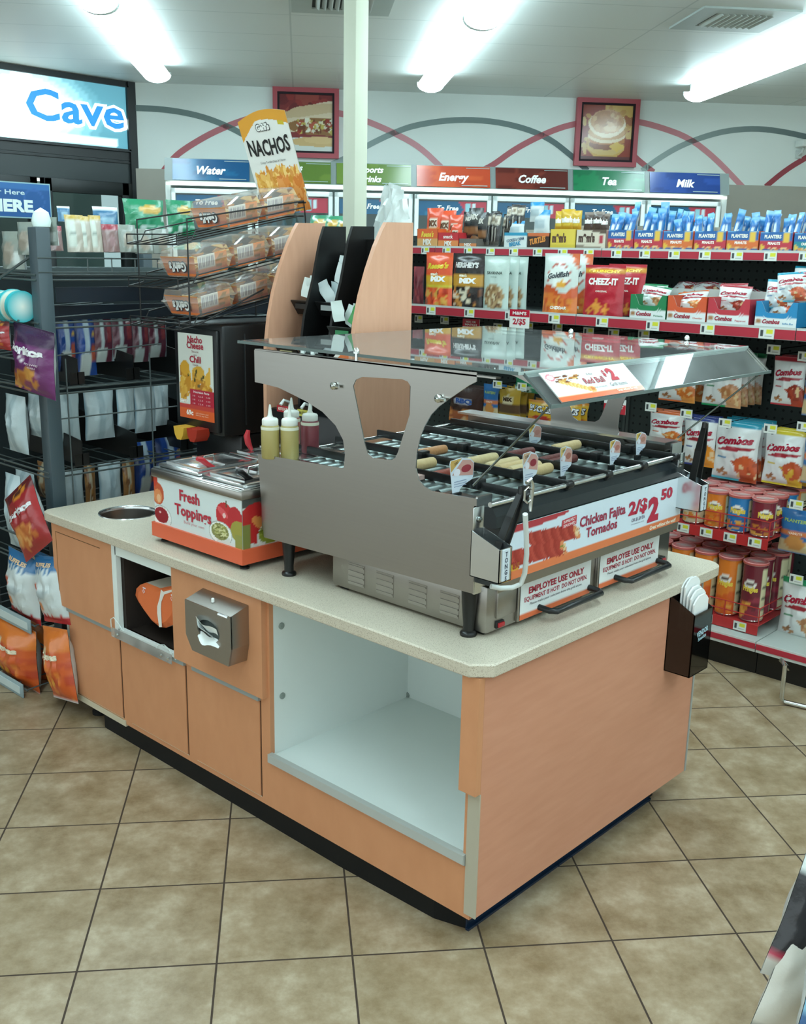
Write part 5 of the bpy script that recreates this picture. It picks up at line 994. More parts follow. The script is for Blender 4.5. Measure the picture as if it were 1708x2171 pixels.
def tongs(base,top,spread,label,sx=1):
    t_=thing('tongs',label,'tongs',base); b=Vector((0,0,0)); tp=Vector(top)-Vector(base)
    for s_ in (-1,1):
        o=Vector((spread*s_,0,0)); m_=MB(); pts=[b+o*1.0,b+o*1.1+tp*.35,b+o*.9+tp*.7,tp+o*.3]
        w=.010; vs=[]
        for i,p in enumerate(pts):
            ww=w*(1 if i<3 else .7); vs+=[p+Vector((-.003,-ww,0)),p+Vector((.003,-ww,0)),p+Vector((.003,ww,0)),p+Vector((-.003,ww,0))]
        fs=[(4*i+j,4*i+(j+1)%4,4*i+4+(j+1)%4,4*i+4+j) for i in range(3) for j in range(4)]+[(3,2,1,0),(12,13,14,15)]
        m_.add(vs,fs,'#141414','plastic'); m_.build('arm',t_)
    m_=MB(); m_.tube([tp+Vector((-spread*.3,0,-.004)),tp+Vector((-spread*.2,0,.010)),tp+Vector((spread*.2,0,.010)),tp+Vector((spread*.3,0,-.004))],.008,'#1a1a1a' ,'plastic' ,8); m_.build('hinge',t_)
    return t_,tp
tb=Vector((hp.x+.022,.01,hp.z+.012)); tt=at(1106,1042,'y',.0)
tng,tp=tongs(tb,tt,.013,'black tongs leaning in the near tongs holder')
tb2=Vector((hq.x-.025,.01,hq.z+.012)); tt2=at(1494,904,'y',.005)
tongs(tb2,tt2,.016,'black tongs standing in the far tongs holder')
k=MB(); q=at(1118,1050,'y',-.02); k.tube([q+Vector((0,0,.02)),q+Vector((.014,0,.012)),q+Vector((.014,0,-.012)),q+Vector((0,0,-.018)),q+Vector((-.012,0,-.01)),q+Vector((-.012,0,.012))],.003,'#cfd4d2','chrome',8,closed=True); k.tube([q+Vector((-.006,0,.03)),q+Vector((.01,0,.035)),q+Vector((.018,0,.02)),q+Vector((.012,0,-.04))],.005,'#cfd4d2','chrome',8)
tc=thing('tether_cord','clear coiled cord hanging from the near tongs clip','tether cord',(q.x,q.y,q.z)); wb(k,'clip',tc)
pp=[(1113,1090),(1115,1130),(1116,1175),(1112,1215),(1104,1238),(1085,1246),(1060,1247),(1040,1243)]
k=MB(); k.tube([at(a,b,'y',-.055+.012*i) for i,(a,b) in enumerate(pp)],.0062,'#d6dcda','plastic',10); wb(k,'cord',tc)
# ================================================================== TOPPINGS STATION
ts=thing('topping_station','low steel topping station wrapped in a Fresh Toppings print with an orange base','topping station',(.32,1.18,ZC))
m_=MB(); m_.prism(R4(.032,.62,.948,1.418),XY,.790,.836,'#d9603c','paint',holes=[R4(.05,.60,.966,1.40)]); m_.box(.04,.61,.955,1.41,.790,.794,'#3a3a38','paint'); wb(m_,'base_skirt',ts)
for x,y in ((.06,.972),(.06,1.385),(.58,.972),(.58,1.385)):
    m_=MB(); m_.lathe([(.0,ZC),(.015,ZC),(.015,ZC+.005),(.007,ZC+.008),(.007,.795),(0,.795)],x,y,14,'#1b1b1b'); wb(m_,'foot',ts)
m_=MB(); m_.box(.042,.612,.957,1.41,.836,.986,'#d7dedb','gloss'); bd=wb(m_,'body',ts)
# long printed side (faces -x)
m_=MB(); w=.453; h=.15
cv=CV(180,64,'#d5dedd')
cv.ell(.05,.66,.075,.24,'#c4593a').ell(.05,.60,.05,.16,'#dd8a58').ell(.06,.56,.025,.09,'#e9b48a').half(lambda U,V:(np.abs(U-.075)<.02*(1-V))&(V>.8),'#8c4a3a').ell(-.0,.95,.05,.16,'#c4432f')
cv.ell(.09,.16,.118,.255,'#a9b2b0').ell(.09,.16,.11,.235,'#eeeeea').half(lambda U,V:(np.abs(U-.13)<.06)&(V<.14),'#dcdfdc').ell(.085,.20,.085,.175,'#94242c').ell(.07,.26,.012,.025,'#e8b8b4')
cv.ell(.82,.60,.095,.27,'#c42f34').ell(.93,.56,.08,.28,'#b82a30').ell(.80,.66,.04,.11,'#d9545a',.4).ell(.815,.60,.018,.05,'#ecc0bc').half(lambda U,V:(np.abs(U-.84)<.006)&(V>.78)&(V<.92),'#4c4a30').ell(.97,.35,.09,.22,'#9c9440').rect(.93,.0,1,.28,'#8f8f48')
cv.ell(.77,.21,.128,.25,'#a9b0ac').ell(.77,.21,.12,.23,'#eceee8').half(lambda U,V:(np.abs(U-.80)<.07)&(V<.16),'#d6d8d2').ell(.765,.24,.095,.175,'#8a8a52').spots(.70,.12,.83,.36,50,['#b9b87a','#6e7038','#d2d09a','#95964c'],.008,.016,2.5)
m_.picture(cv,lambda u,v:(.0405,1.41-u*w,.836+v*h),180,64,'gloss'); fn=lambda a,b:(.0385,1.41-.205-a,.836+b)
m_.text('Fresh',fn,.034,-.01,.098,'#b5283a',bold=.03,width=.105); m_.text('Toppings',fn,.034,.005,.050,'#b5283a',bold=.03,width=.190); m_.text('Build your own',fn,.010,.01,.026,'#c98a90',bold=.0,width=.105); m_.build('printed_wrap',bd)
m_=MB(); cv=CV(90,40,'#c9cfc9').rect(0,.86,1,1,'#4a4e4a').ell(.10,.5,.13,.42,'#b52c2c').ell(.14,.45,.05,.2,'#d98a4a',.3).rect(0,0,.06,.5,'#7c7f44').ell(.20,.16,.10,.34,'#e2e4de').ell(.19,.24,.08,.22,'#8f9a3a').spots(.12,.1,.26,.4,20,['#a9b04c','#737c2c'],.008,.015,2)
m_.picture(cv,lambda u,v:(.042+u*.57,.9555,.836+v*.15),90,40,'gloss'); m_.build('printed_wrap',bd)
m_=MB(); m_.box(.034,.62,.950,1.418,.986,1.014,WHITE,'steel',.006); m_.box(.040,.614,.956,1.412,1.012,1.018,WHITE,'steel2',.002); wb(m_,'steel_rim',ts)
for i,(x0,x1,y0,y1) in enumerate(((.055,.325,1.19,1.405),(.055,.325,.965,1.175),(.34,.605,1.19,1.405),(.34,.605,.965,1.175))):
    m_=MB(); m_.box(x0,x1,y0,y1,1.018,1.030,WHITE,'steel2',.006); m_.prism(R4(x0+.02,x1-.02,y0+.02,y1-.02),XY,1.03,1.036,WHITE,'steel2',holes=[R4(x0+.034,x1-.034,y0+.034,y1-.034)])
    m_.box(x0+.04,x1-.04,y0+.04,y1-.04,1.030,1.034,'#aab8b2','steel2',.004); m_.box(x0+.12,x0+.126,y0+.02,y1-.02,1.034,1.040,WHITE,'steel2'); ld=wb(m_,'lid',ts)
    xm,ym=(x0+x1)/2,(y0+y1)/2; m_=MB(); m_.tube([(xm-.035,ym,1.034),(xm-.03,ym,1.052),(xm+.005,ym,1.054),(xm+.01,ym,1.034)],.004,'#d9dedb','chrome',8); m_.build('lid_handle',ld)
def spoon(px,py,z,col,label,dx=.045):
    p=at(px,py,'z',z); m_=MB(); m_.tube([p+Vector((.05,.0,-.01)),p+Vector((.02,0,.006)),p+Vector((-.0,0,.022)),p+Vector((-.018,0,.028))],.009,col,'plastic',10,taper=[.6,1,1.15,.7]); m_.tube([p+Vector((.05,.0,-.01)),p+Vector((.085,0,-.014))],.004,'#c9cfcc','chrome',8)
    tag(m_.build('serving_spoon'),label,'serving spoon')
spoon(428,990,1.04,'#b3262e','serving spoon with red handle under the near left lid'); spoon(512,1018,1.036,'#161616','serving spoon with black handle under the near right lid')
p=at(533,935,'x',.40); m_=MB(); m_.tube([(p.x,p.y,1.035),(p.x-.01,p.y+.006,1.06),(p.x-.014,p.y+.008,1.085),(p.x-.008,p.y+.006,1.105)],.010,'#b3262e','plastic',10,taper=[.6,1.1,1.1,.7]); tag(m_.build('serving_spoon'),'upright red spoon handle by the rear lids of the topping station','serving spoon')
# squeeze bottles on the rear ledge of the grill
def bottle(key,c1):
    m_=MB(); m_.lathe([(.0,0),(.024,0),(.0265,.004),(.0265,.088),(.024,.096),(.021,.098)],n=24,col=c1,mat='plastic',caps=False); b=reg(key,m_.build('squeeze_bottle'),.053,.053,.15)
    m_=MB(); m_.lathe([(.0225,.096),(.0235,.098),(.0235,.112),(.021,.116),(.009,.120),(.0065,.126),(.0025,.155),(0,.156)],n=20,col='#dfe0d8',mat='plastic',caps=False); m_.build('cap',b)
    m_=MB(); m_.lathe([(.0268,.084),(.0272,.088),(.0268,.093)],n=24,col='#d9d9c4',mat='plastic',caps=False); m_.build('shoulder_ring',b)
bottle('sb_y','#a3945a'); bottle('sb_r','#7c3840'); bottle('sb_p','#a86a60'); 
for key,(px,py),yy,l in (('sb_y',(573,948),.885,'squeeze bottle of yellow mustard, left one on the rear ledge of the grill'),('sb_y',(614,957),.845,'squeeze bottle of yellow mustard, middle one on the rear ledge of the grill'),('sb_r',(657,947),.872,'squeeze bottle of dark red ketchup on the rear ledge of the grill'),('sb_p',(618,925),.955,'squeeze bottle of pale pink sauce behind the middle mustard bottle')):
    q=at(px,py,'y',yy); o,u=PROTO[key]
    if not u: PROTO[key][1]=True; o.location=(q.x,yy,1.118); tag(o,l,'squeeze bottle')
    else: dup(o,(q.x,yy,1.118),0,l)
m_=MB(); m_.box(.10,.34,.82,.99,1.106,1.117,WHITE,'steel2',.003); tag(m_.build('bottle_shelf'),'narrow bright steel shelf holding the squeeze bottles','shelf')
# ================================================================== WOODEN PACK RACK
wr=thing('packet_rack','curved beech veneered rack with black dividers behind the grill','packet rack',(.78,1.33,ZC))
prof=[(.918,ZC),(.918,1.803),(.787,1.800),(.768,1.775),(.735,1.72),(.700,1.645),(.668,1.56),(.645,1.47),(.630,1.37),(.626,1.25),(.626,ZC)]
for y in (1.10,1.545):
    m_=MB(); m_.prism(prof,XZ,y,y+.018,WHITE,'woodrack'); wb(m_,'side_panel',wr)
pr2=[(.90,1.79),(.795,1.788),(.775,1.74),(.74,1.60),(.70,1.48),(.68,1.36),(.675,1.2),(.675,1.15),(.90,1.15)]
for y in (1.27,1.415):
    m_=MB(); m_.prism(pr2,XZ,y,y+.012,'#121212','plastic'); wb(m_,'divider',wr)
m_=MB(); m_.box(.90,.912,1.118,1.545,ZC,1.70,'#131313','plastic'); m_.prism([(.86,1.745),(.87,1.745),(.87,1.2),(.86,1.2)],XZ,1.12,1.27,'#0f0f0f','plastic'); wb(m_,'back_board',wr)
def pocket(y0,y1,z,d,lab,lc,x=.70):
    m_=MB(); m_.prism([(x,z),(x-.035,z+.05),(x-.030,z+.052),(x+.006,z+.004),(x+.16,z+.004),(x+.16,z)],XZ,y0,y1,'#141414','plastic'); m_.box(x-.002,x+.16,y0,y0+.003,z,z+.045,'#141414','plastic'); k=wb(m_,'pocket',wr)
    m_=MB(); ym=(y0+y1)/2; m_.box(x-.0325,x-.028,ym-.032,ym+.032,z+.022,z+.040,lc,'card'); m_.build('pocket_label',k)
pocket(1.43,1.54,1.475,.1,'','#1c1c1c',.775); pocket(1.285,1.41,1.475,.1,'','#8d9290',.775); pocket(1.43,1.54,1.31,.1,'','#a39a72',.70); pocket(1.285,1.41,1.30,.1,'','#b7b7ac',.70); pocket(1.12,1.265,1.40,.1,'','#2f7a4c',.70)
def packs(y0,y1,z,x,col,label,n,col2=None):
    for i in range(n):
        m_=MB(); s_=.05; vs=[]
        for a in range(5):
            for b in range(5): vs.append((.006*noise.noise(Vector((a*.9+i,b*.8,i)))*1.5,(a/4-.5)*s_,(b/4)*.07))
        c=col if (not col2 or i%2) else col2
        m_.add(vs,[(a*5+b,a*5+b+1,(a+1)*5+b+1,(a+1)*5+b) for a in range(4) for b in range(4)],c,'foil',True); m_.add([(p[0]+.007*(1-abs(2*(k//5)/4-1)),p[1],p[2]) for k,p in enumerate(vs)],[(a*5+b,(a+1)*5+b,(a+1)*5+b+1,a*5+b+1) for a in range(4) for b in range(4)],c,'foil',True)
        tag(m_.build('sauce_packet',loc=(x+.015*i,RNG.uniform(y0+.03,y1-.03),z+RNG.uniform(.0,.03)),rot=(RNG.uniform(-.5,.5),RNG.uniform(-.3,.2),RNG.uniform(-.3,.3))),label+', %s one'%['front','second','third','fourth','fifth','sixth','rear'][i],'sauce packet','condiment packets in the wooden rack')
packs(1.43,1.54,1.515,.76,'#d5dfdc','white condiment packet in the upper left pocket of the wooden rack',4)
packs(1.285,1.41,1.515,.76,'#cfdbdc','white condiment packet in the upper middle pocket of the wooden rack',4); packs(1.30,1.38,1.59,.80,'#d3dcda','tall white packet standing above the upper middle pocket',3)
packs(1.13,1.25,1.44,.68,'#3f9a52','green or white packet in the right pocket of the wooden rack',7,'#d5e2dc')
m_=MB(); m_.prism([(-.035,0),(.035,0),(.035,.085),(-.035,.085)],lambda q,x:(x,q[0],q[1]),0,.02,'#dfe8e6','gloss',holes=[[(-.018,.012),(.018,.012),(.018,.068),(-.018,.068)]]); m_.box(.01,.02,-.018,.018,.012,.068,'#5d6b68','matte'); tag(m_.build('card_pack',loc=(.66,1.36,1.31)),'small white boxed pack low in the middle of the wooden rack','pack')
m_=MB(); m_.prism([(0,0),(.12,.10),(.15,.10),(.15,0)],lambda q,y:(y,-q[0],q[1]),0,.004,'#d9d5cc','card'); m_.prism([(.06,.03),(.11,.07),(.14,.06),(.12,.03)],lambda q,y:(y-.002,-q[0],q[1]),0,.002,'#cf6a34','card'); tag(m_.build('paper_sheet',loc=(.665,1.275,1.31)),'white and orange folded paper leaning low in the wooden rack','paper')
# napkins / clear lids heaped on top of the rack
for i,(px,py,w_,h_,ry) in enumerate(((797,440,.05,.20,.35),(815,430,.06,.20,.25),(832,432,.07,.18,.1),(855,440,.09,.14,-.2))):
    bagm=MB(); p=at(px,py+35,'x',.95); vs=[];n=9
    for a in range(n):
        for b in range(n): u,v=a/(n-1),b/(n-1); vs.append((.02*noise.noise(Vector((u*4+i,v*4,i)))-.02*math.sin(PI*u),(.5-u)*w_,v*h_))
    bagm.add(vs,[(a*n+b,a*n+b+1,(a+1)*n+b+1,(a+1)*n+b) for a in range(n-1) for b in range(n-1)],'#d3ddda','foil',True); bagm.add([(x+.02*math.sin(PI*(k//n)/(n-1)),y,z) for k,(x,y,z) in enumerate(vs)],[(a*n+b,(a+1)*n+b,(a+1)*n+b+1,a*n+b+1) for a in range(n-1) for b in range(n-1)],'#c6d0cd','foil',True)
    tag(bagm.build('plastic_pack',loc=(p.x,p.y,1.74),rot=(ry,0,0)),'white plastic wrapped pack standing %s behind the wooden rack'%['leftmost','second from the left','third from the left','rightmost, crumpled,'][i],'plastic pack')
# black pump box between the rack sides
cb=thing('condiment_dispenser','black condiment dispenser with red and yellow labels behind the squeeze bottles','condiment dispenser',(.75,1.33,ZC))
m_=MB(); m_.box(.634,.86,1.122,1.54,ZC,1.14,'#131415','plastic',.008); wb(m_,'body',cb)
for (px,py,c_,tx) in ((601,855,'#a82a30','KETCHUP'),(645,864,'#b8b04a','MUSTARD')):
    p=at(px,py+12,'x',.633); m_=MB(); m_.box(.630,.634,p.y-.034,p.y+.034,p.z-.012,p.z+.012,c_,'gloss'); m_.text(tx,lambda a,b:(.6295,p.y-a,p.z-.005+b),.010,0,0,'#f0e6d8' if tx[0]=='K' else '#3a3a20','card',width=.05); wb(m_,'flavour_label',cb)
    m_=MB(); m_.tube([(.664,p.y,1.135),(.664,p.y,1.165),(.634,p.y,1.175),(.619,p.y,1.16)],.006,'#dfe4e0','plastic'); m_.lathe([(.012,1.14),(.012,1.15),(0,1.152)],.664,p.y,12,'#20201f'); wb(m_,'pump',cb)
# ================================================================== NACHO CHEESE DISPENSER
nd=thing('cheese_dispenser','black nacho cheese and chili dispenser with a printed panel','cheese dispenser',(.72,1.81,ZC))
m_=MB(); m_.box(.52,.97,1.665,1.955,1.02,1.435,'#101112','plastic',.015); m_.box(.60,.97,1.665,1.955,ZC+.01,1.02,'#0e0f10','plastic',.008); m_.box(.50,.97,1.665,1.955,ZC+.005,ZC+.05,'#0e0f10','plastic',.008); wb(m_,'housing',nd)
m_=MB(); m_.box(.505,.522,1.68,1.942,1.035,1.415,'#141516','plastic',.008); wb(m_,'door',nd)
yA=at(376,706,'x',.503).y; yB=at(450,716,'x',.503).y; zA=at(376,704,'x',.503).z; zB=at(380,882,'x',.503).z
m_=MB(); w=yA-yB; h=zA-zB; cv=CV(40,80,'#dbdcd2')
cv.spots(.05,.28,.95,.58,70,['#d9a03a','#c98a2c','#e3b85a','#b5762a','#e0aa44'],.05,.12,.6).ell(.2,.6,.13,.09,'#d9a03a').ell(.6,.56,.16,.08,'#d9a544').spots(.1,.3,.9,.6,8,['#6b5a34','#4a4a2c'],.02,.03)
cv.rect(.33,.16,1,.36,'#b3283a').rect(0,0,1,.13,'#d9602f').rect(0,.12,1,.17,'#c4433a')
m_.picture(cv,lambda u,v:(.5035,yA-u*w,zB+v*h),40,80,'gloss'); fn=lambda a,b:(.5022,(yA+yB)/2-a,zB+b)
m_.text('Nacho',fn,.024,0,h*.90,'#a8283c',width=w*.42,bold=.03); m_.text('Cheese',fn,.024,0,h*.83,'#a8283c',width=w*.48,bold=.03); m_.text('Sauce',fn,.008,0,h*.785,'#8c5a5c',width=w*.2,bold=0); m_.text('with',fn,.006,0,h*.75,'#8c5a5c',width=w*.1,bold=0); m_.text('Chili',fn,.024,.0,h*.67,'#a8283c',width=w*.33,bold=.03); m_.text('Sauce',fn,.007,.0,h*.635,'#8c5a5c',width=w*.16,bold=0)
m_.text('Nutrition Facts',fn,.008,w*.15,h*.315,'#f0d8d8',width=w*.45,bold=.02)
for r_ in range(3): m_.text('10   12.4   149',fn,.006,w*.15,h*(.27-.045*r_),'#e3b4b8',width=w*.5,bold=0)
m_.text('69c',fn,.018,-w*.20,h*.045,'#f3e6dc',width=w*.2,bold=.05); m_.text('add cheese and',fn,.006,w*.15,h*.07,'#f0c8a8',width=w*.36,bold=0); m_.text('chili to any item',fn,.006,w*.15,h*.045,'#f0c8a8',width=w*.36,bold=0); m_.text('Gehl\'s',fn,.010,-w*.36,h*.19,'#f0ece6',width=w*.2,bold=.05)
wb(m_,'printed_panel',nd)
for px,py,c_ in ((402,917,'#d9a83c'),(430,922,'#a8301f')):
    p=at(px,py,'x',.50); m_=MB(); m_.prism([(-.033,.022),(.033,.022),(.026,-.008),(.012,-.026),(-.012,-.026),(-.026,-.008)],lambda q,x:(p.x+x,p.y-q[0],p.z+q[1]+.005),-.05,.01,c_,'plastic'); m_.tube([(p.x+.0,p.y,p.z),(p.x+.04,p.y,p.z+.02),(p.x+.05,p.y,1.03)],.006,'#1c1c1c'); wb(m_,'lever',nd)
for k in range(3):
    m_=MB(); m_.box(.62+.1*k,.626+.1*k,1.660,1.666,1.06,1.40,'#1d1f20','plastic',.002); wb(m_,'side_rib',nd)
# tilted wire rack with clamshells of nachos
TL=.20; PIV=Vector((.50,1.81,1.45))
nr=thing('nacho_rack','black wire rack with three sloping shelves on the cheese dispenser','wire rack',(.68,1.81,1.438))
Yn,Yf=1.668,1.975
def sl(x,z,k=TL): return z+(x-.45)*k
SHZ=(1.452,1.592,1.742)
m_=MB()
for y in (Yn,Yf):
    m_.tube([(.385,y,1.44),(.385,y,1.80),(.92,y,1.885),(.93,y,1.82),(.93,y,1.44)],.0032,BLACK,'paint',8)
    m_.tube([(.385,y,1.44),(.93,y,1.44)],.0032,BLACK,'paint',8)
m_.tube([(.385,Yn,1.44),(.385,Yf,1.44)],.0032,BLACK,'paint',8); m_.tube([(.93,Yn,1.88),(.93,Yf,1.88)],.0032,BLACK,'paint',8); m_.tube([(.42,Yn,1.44),(.72,Yn,1.56)],.0032,BLACK,'paint',8)
wb(m_,'frame',nr)
for z in SHZ:
    m_=MB(); x0,x1=.40,.92
    for y in (Yn,Yf): m_.tube([(x0-.06,y,sl(x0-.06,z)+.028),(x0-.06,y,sl(x0-.06,z)-.004),(x0,y,sl(x0,z)-.004),(x0+.02,y,sl(x0,z)+.03),(x1,y,sl(x1,z)+.026)],.0026,BLACK,'paint',6)
    for i in range(5): y=Yn+.03+i*.062; m_.tube([(x0-.06,y,sl(x0-.06,z)-.006),(x1,y,sl(x1,z)-.006)],.0022,BLACK,'paint',6)
    m_.tube([(x0-.06,Yn,sl(x0-.06,z)+.028),(x0-.06,Yf,sl(x0-.06,z)+.028)],.0026,BLACK,'paint',6); m_.tube([(x0-.06,Yn,sl(x0-.06,z)-.006),(x0-.06,Yf,sl(x0-.06,z)-.006)],.0026,BLACK,'paint',6); m_.tube([(x1,Yn,sl(x1,z)-.006),(x1,Yf,sl(x1,z)-.006)],.0026,BLACK,'paint',6)
    wb(m_,'shelf',nr)
def clam(loc,rot,label,first=[None]):
    if first[0]:
        r=dup(first[0],loc,rot,label); return r
    # local: front faces -y, x = width
    t_=thing('nacho_box',label,'nacho box',loc,rot,'clear clamshells of nachos in the wire rack'); first[0]=t_
    w,d,h=.22,.165,.10
    m_=MB(); 
    def ring(s,z,dz=0): return [(-w/2*s,-d/2*s,z),(w/2*s,-d/2*s,z),(w/2*s,d/2*s,z),(-w/2*s,d/2*s,z)]
    rs=[ring(.80,0),ring(.86,.01),ring(1,.048),ring(1.06,.052),ring(1.06,.055),ring(1,.058),ring(.90,h-.006),ring(.84,h)]
    vs=[p for r in rs for p in r]; fs=[(4*i+j,4*i+(j+1)%4,4*i+4+(j+1)%4,4*i+4+j) for i in range(len(rs)-1) for j in range(4)]+[(0,1,2,3),tuple(4*(len(rs)-1)+k for k in (0,1,2,3))]
    m_.add(vs,fs,WHITE,'clear'); m_.build('clear_shell',t_)
    m_=MB(); f=lambda u,v:((u-.5)*w*(.80+.14*v),-d/2*(.84+.10*v)-.002,.006+v*(.07))
    cv=CV(30,14,'#ee9a58').half(lambda U,V:V>.85-.25*U*0,'#d98a44').rect(0,0,1,.35,'#e47a3e').half(lambda U,V:(V>1.35-1.6*(U+.3))&(V>.9),'#d98a44'); m_.picture(cv,f,30,14,'card')
    fn=lambda a,b:(a,-d/2*.94-.0045,.022+b); m_.text("Gehl's",fn,.032,0,.034,'#3a3f45',width=.112,bold=.10,rot=PI); fn=lambda a,b:(a,-d/2*.94-.0062,.022+b); m_.text("Gehl's",fn,.030,0,.033,'#e6e6e2',width=.104,bold=.045,rot=PI)
    # side of the label with bars
    g=lambda u,v:(w/2*(.84+.10*v)+.002,-d/2*.8+u*d*.8,.006+v*.07)
    cv=CV(40,14,'#ee9c58').rect(.0,.35,.6,1,'#ece4da')
    for k in range(9): cv.rect(.05+k*.06,.4,.075+k*.06,.95,'#7c6a74')
    cv.rect(0,0,1,.32,'#e47c42').spots(.7,0,1,.9,10,['#c98a3c','#a87a34'],.05,.12); m_.picture(cv,g,40,14,'card'); m_.build('printed_sleeve',t_)
    m_=MB()
    for k in range(16):
        a=RNG.uniform(0,6.28); x=RNG.uniform(-.08,.08); y=RNG.uniform(-.055,.06); z=.012+RNG.uniform(0,.055); r=.030
        P=[(x+r*math.cos(a+2.1*q),y+r*math.sin(a+2.1*q)*.8,z+.012*math.sin(a*3+q*2)) for q in range(3)]
        m_.add(P+[(p[0],p[1],p[2]+.004) for p in P],[(2,1,0),(3,4,5),(0,1,4,3),(1,2,5,4),(2,0,3,5)],['#ecc272','#dcae5c','#f2cf86','#cf9448'][k%4],'food')
    m_.box(-.06,.0,-.04,.05,.004,.04,'#cf8a2c','gloss',.01); m_.build('nachos',t_); return t_
rw=('bottom','middle','top'); cl=('front','second','rear')
for j,z in enumerate(SHZ):
    for i in range(3 if j<2 else 2):
        x=(.545,.535,.655)[j]+.178*i; 
        clam((x,1.818-(.03 if j==2 else 0),sl(x,z)+.004),(0,-math.atan(TL),FX+RNG.uniform(-.04,.04)) if 0 else Matrix.Rotation(FX+RNG.uniform(-.05,.05),3,'Z').to_euler(),'clear nacho box with orange sleeve, %s on the %s shelf of the wire rack'%(cl[i],rw[j]))
for o in [o for o in bpy.data.objects if o.name.startswith('nacho_box')]:
    R_=Matrix.Rotation(-math.atan(TL),3,'Y')@Matrix.Rotation(FX,3,'Z'); o.rotation_euler=R_.to_euler()
# header card on the rack
hc=MB(); w,h=.21,.37
P0_=at(600,440,'y',1.80)
cv=CV(90,150,'#dfe0da').half(lambda U,V:V>.86+.04*np.cos((U-.3)*2.2)-(.0)+.10*(U-.2)**2*0+.02-np.clip(.35-U,0,1)*.35,'#d99a3c').rect(.80,.86,.92,.90,'#c9b23a')
cv.spots(.08,.02,.95,.42,420,['#d9a34a','#e3b460','#c98a34','#d4964a','#edc87a','#cf8a3a'],.035,.09,.45).spots(.5,.02,1,.34,60,['#d98a44','#e09a55','#cf7c38'],.05,.11,.4)
def hf(u,v):
    # convex top, slight narrowing
    top=1+.06*math.sin(PI*u)-.03*(1-u)
    return ((u-.5)*w,-.0015+.0*v,v*h*top)
hc.picture(cv,hf,90,150,'gloss'); hc.picture(CV(2,2,'#c9c4b8'),lambda u,v:((.5-u)*w,.0015,v*h*(1+.06*math.sin(PI*u)-.03*u)),20,2,'card')
fn=lambda a,b:(a,-.0035,b); hc.text('NACHOS',fn,.056,.0,.225,'#1d1c1c',width=.180,bold=.03,arc=.9,rot=.0); hc.text("Gehl's",fn,.024,-.005,.315,'#4a4a48',width=.062,bold=.10); hc.text("Gehl's",lambda a,b:(a,-.0045,b),.022,-.005,.316,'#e9e9e4',width=.056,bold=.05); hc.text('Crispy Tortilla Chips & Cheese',fn,.008,0,.195,'#4a4a48',width=.11,bold=.0,arc=.4)
o=hc.build('header_card'); tag(o,'tall curved NACHOS header card rising behind the wire rack','header card')
o.location=(.955,1.80,1.845); o.rotation_euler=(Matrix.Rotation(-.36,3,'Y')@Matrix.Rotation(FX+.35,3,'Z')).to_euler()
# ================================================================== CHIP RACK ON THE LEFT
cr=thing('chip_rack','dark wire chip rack with a square corner post beyond the left end of the counter','chip rack',(.5,2.7,0))
PX,PY=.055,2.10; L_=1.25; D_=1.25
m_=MB(); m_.box(PX,PX+.055,PY,PY+.06,0.02,1.765,'#3c4a50','paint',.004); wb(m_,'corner_post',cr)
for x,y in ((PX+L_,PY),(PX,PY+D_),(PX+L_,PY+D_)): m_=MB(); m_.box(x,x+.055,y,y+.06,.02,1.765,'#3c4a50','paint',.004); wb(m_,'corner_post',cr)
LV=(.16,.50,.88,1.19,1.43,1.60)
for z in LV:
    m_=MB()
    for zz in (z,z-.018): m_.tube([(PX,PY+.02,zz),(PX+L_,PY+.02,zz),(PX+L_,PY+D_,zz),(PX,PY+D_,zz)],.004,'#4b5454','paint',6,closed=True)
    for i in range(16): x=PX+.04+i*.08; m_.tube([(x,PY+.02,z),(x,PY+D_,z)],.0025,'#414a4a','paint',5)
    for i in range(5): y=PY+.1+i*.27; m_.tube([(PX,y,z-.006),(PX+L_,y,z-.006)],.0035,'#414a4a','paint',5)
    wb(m_,'wire_shelf',cr)
m_=MB()
for i in range(4):
    x=PX+.09+i*.36; m_.tube([(x,PY+.012,.15),(x,PY+.012,1.30)],.003,'#4b5454','paint',6)
for z in (.68,1.08): m_.tube([(PX,PY+.012,z),(PX+L_,PY+.012,z)],.003,'#4b5454','paint',6)
wb(m_,'side_grid',cr)
m_=MB(); m_.box(PX+.06,PX+L_,PY+.62,PY+.64,.05,1.58,'#20282a','matte'); wb(m_,'dark_backing',cr)  # dark sheet added to keep the rack interior dark and block the view
m_=MB(); m_.box(PX+L_-.01,PX+L_,PY+.06,PY+.62,.05,1.58,'#20282a','matte'); wb(m_,'dark_end_sheet',cr)  # second added dark sheet, closes off the far end of the interior
# black bins under the shelves
for z in (.885,1.195):
    for k in range(4):
        x=.20+k*.24; m_=MB(); m_.prism([(PY+.03,z+.10),(PY+.55,z+.16),(PY+.55,z+.005),(PY+.03,z+.005)],lambda q,xx:(xx,q[0],q[1]),x,x+.004,'#0e1010','plastic'); m_.box(x-.03,x+.03,PY+.03,PY+.034,z+.005,z+.05,'#0e1010','plastic'); wb(m_,'divider',cr)
for z in (1.43,1.50,1.37):
    m_=MB(); m_.box(.15,1.3,PY+.06+(1.5-z),PY+.064+(1.5-z)+.002,z,z+.055,'#1a2530','plastic'); wb(m_,'dark_panel',cr)
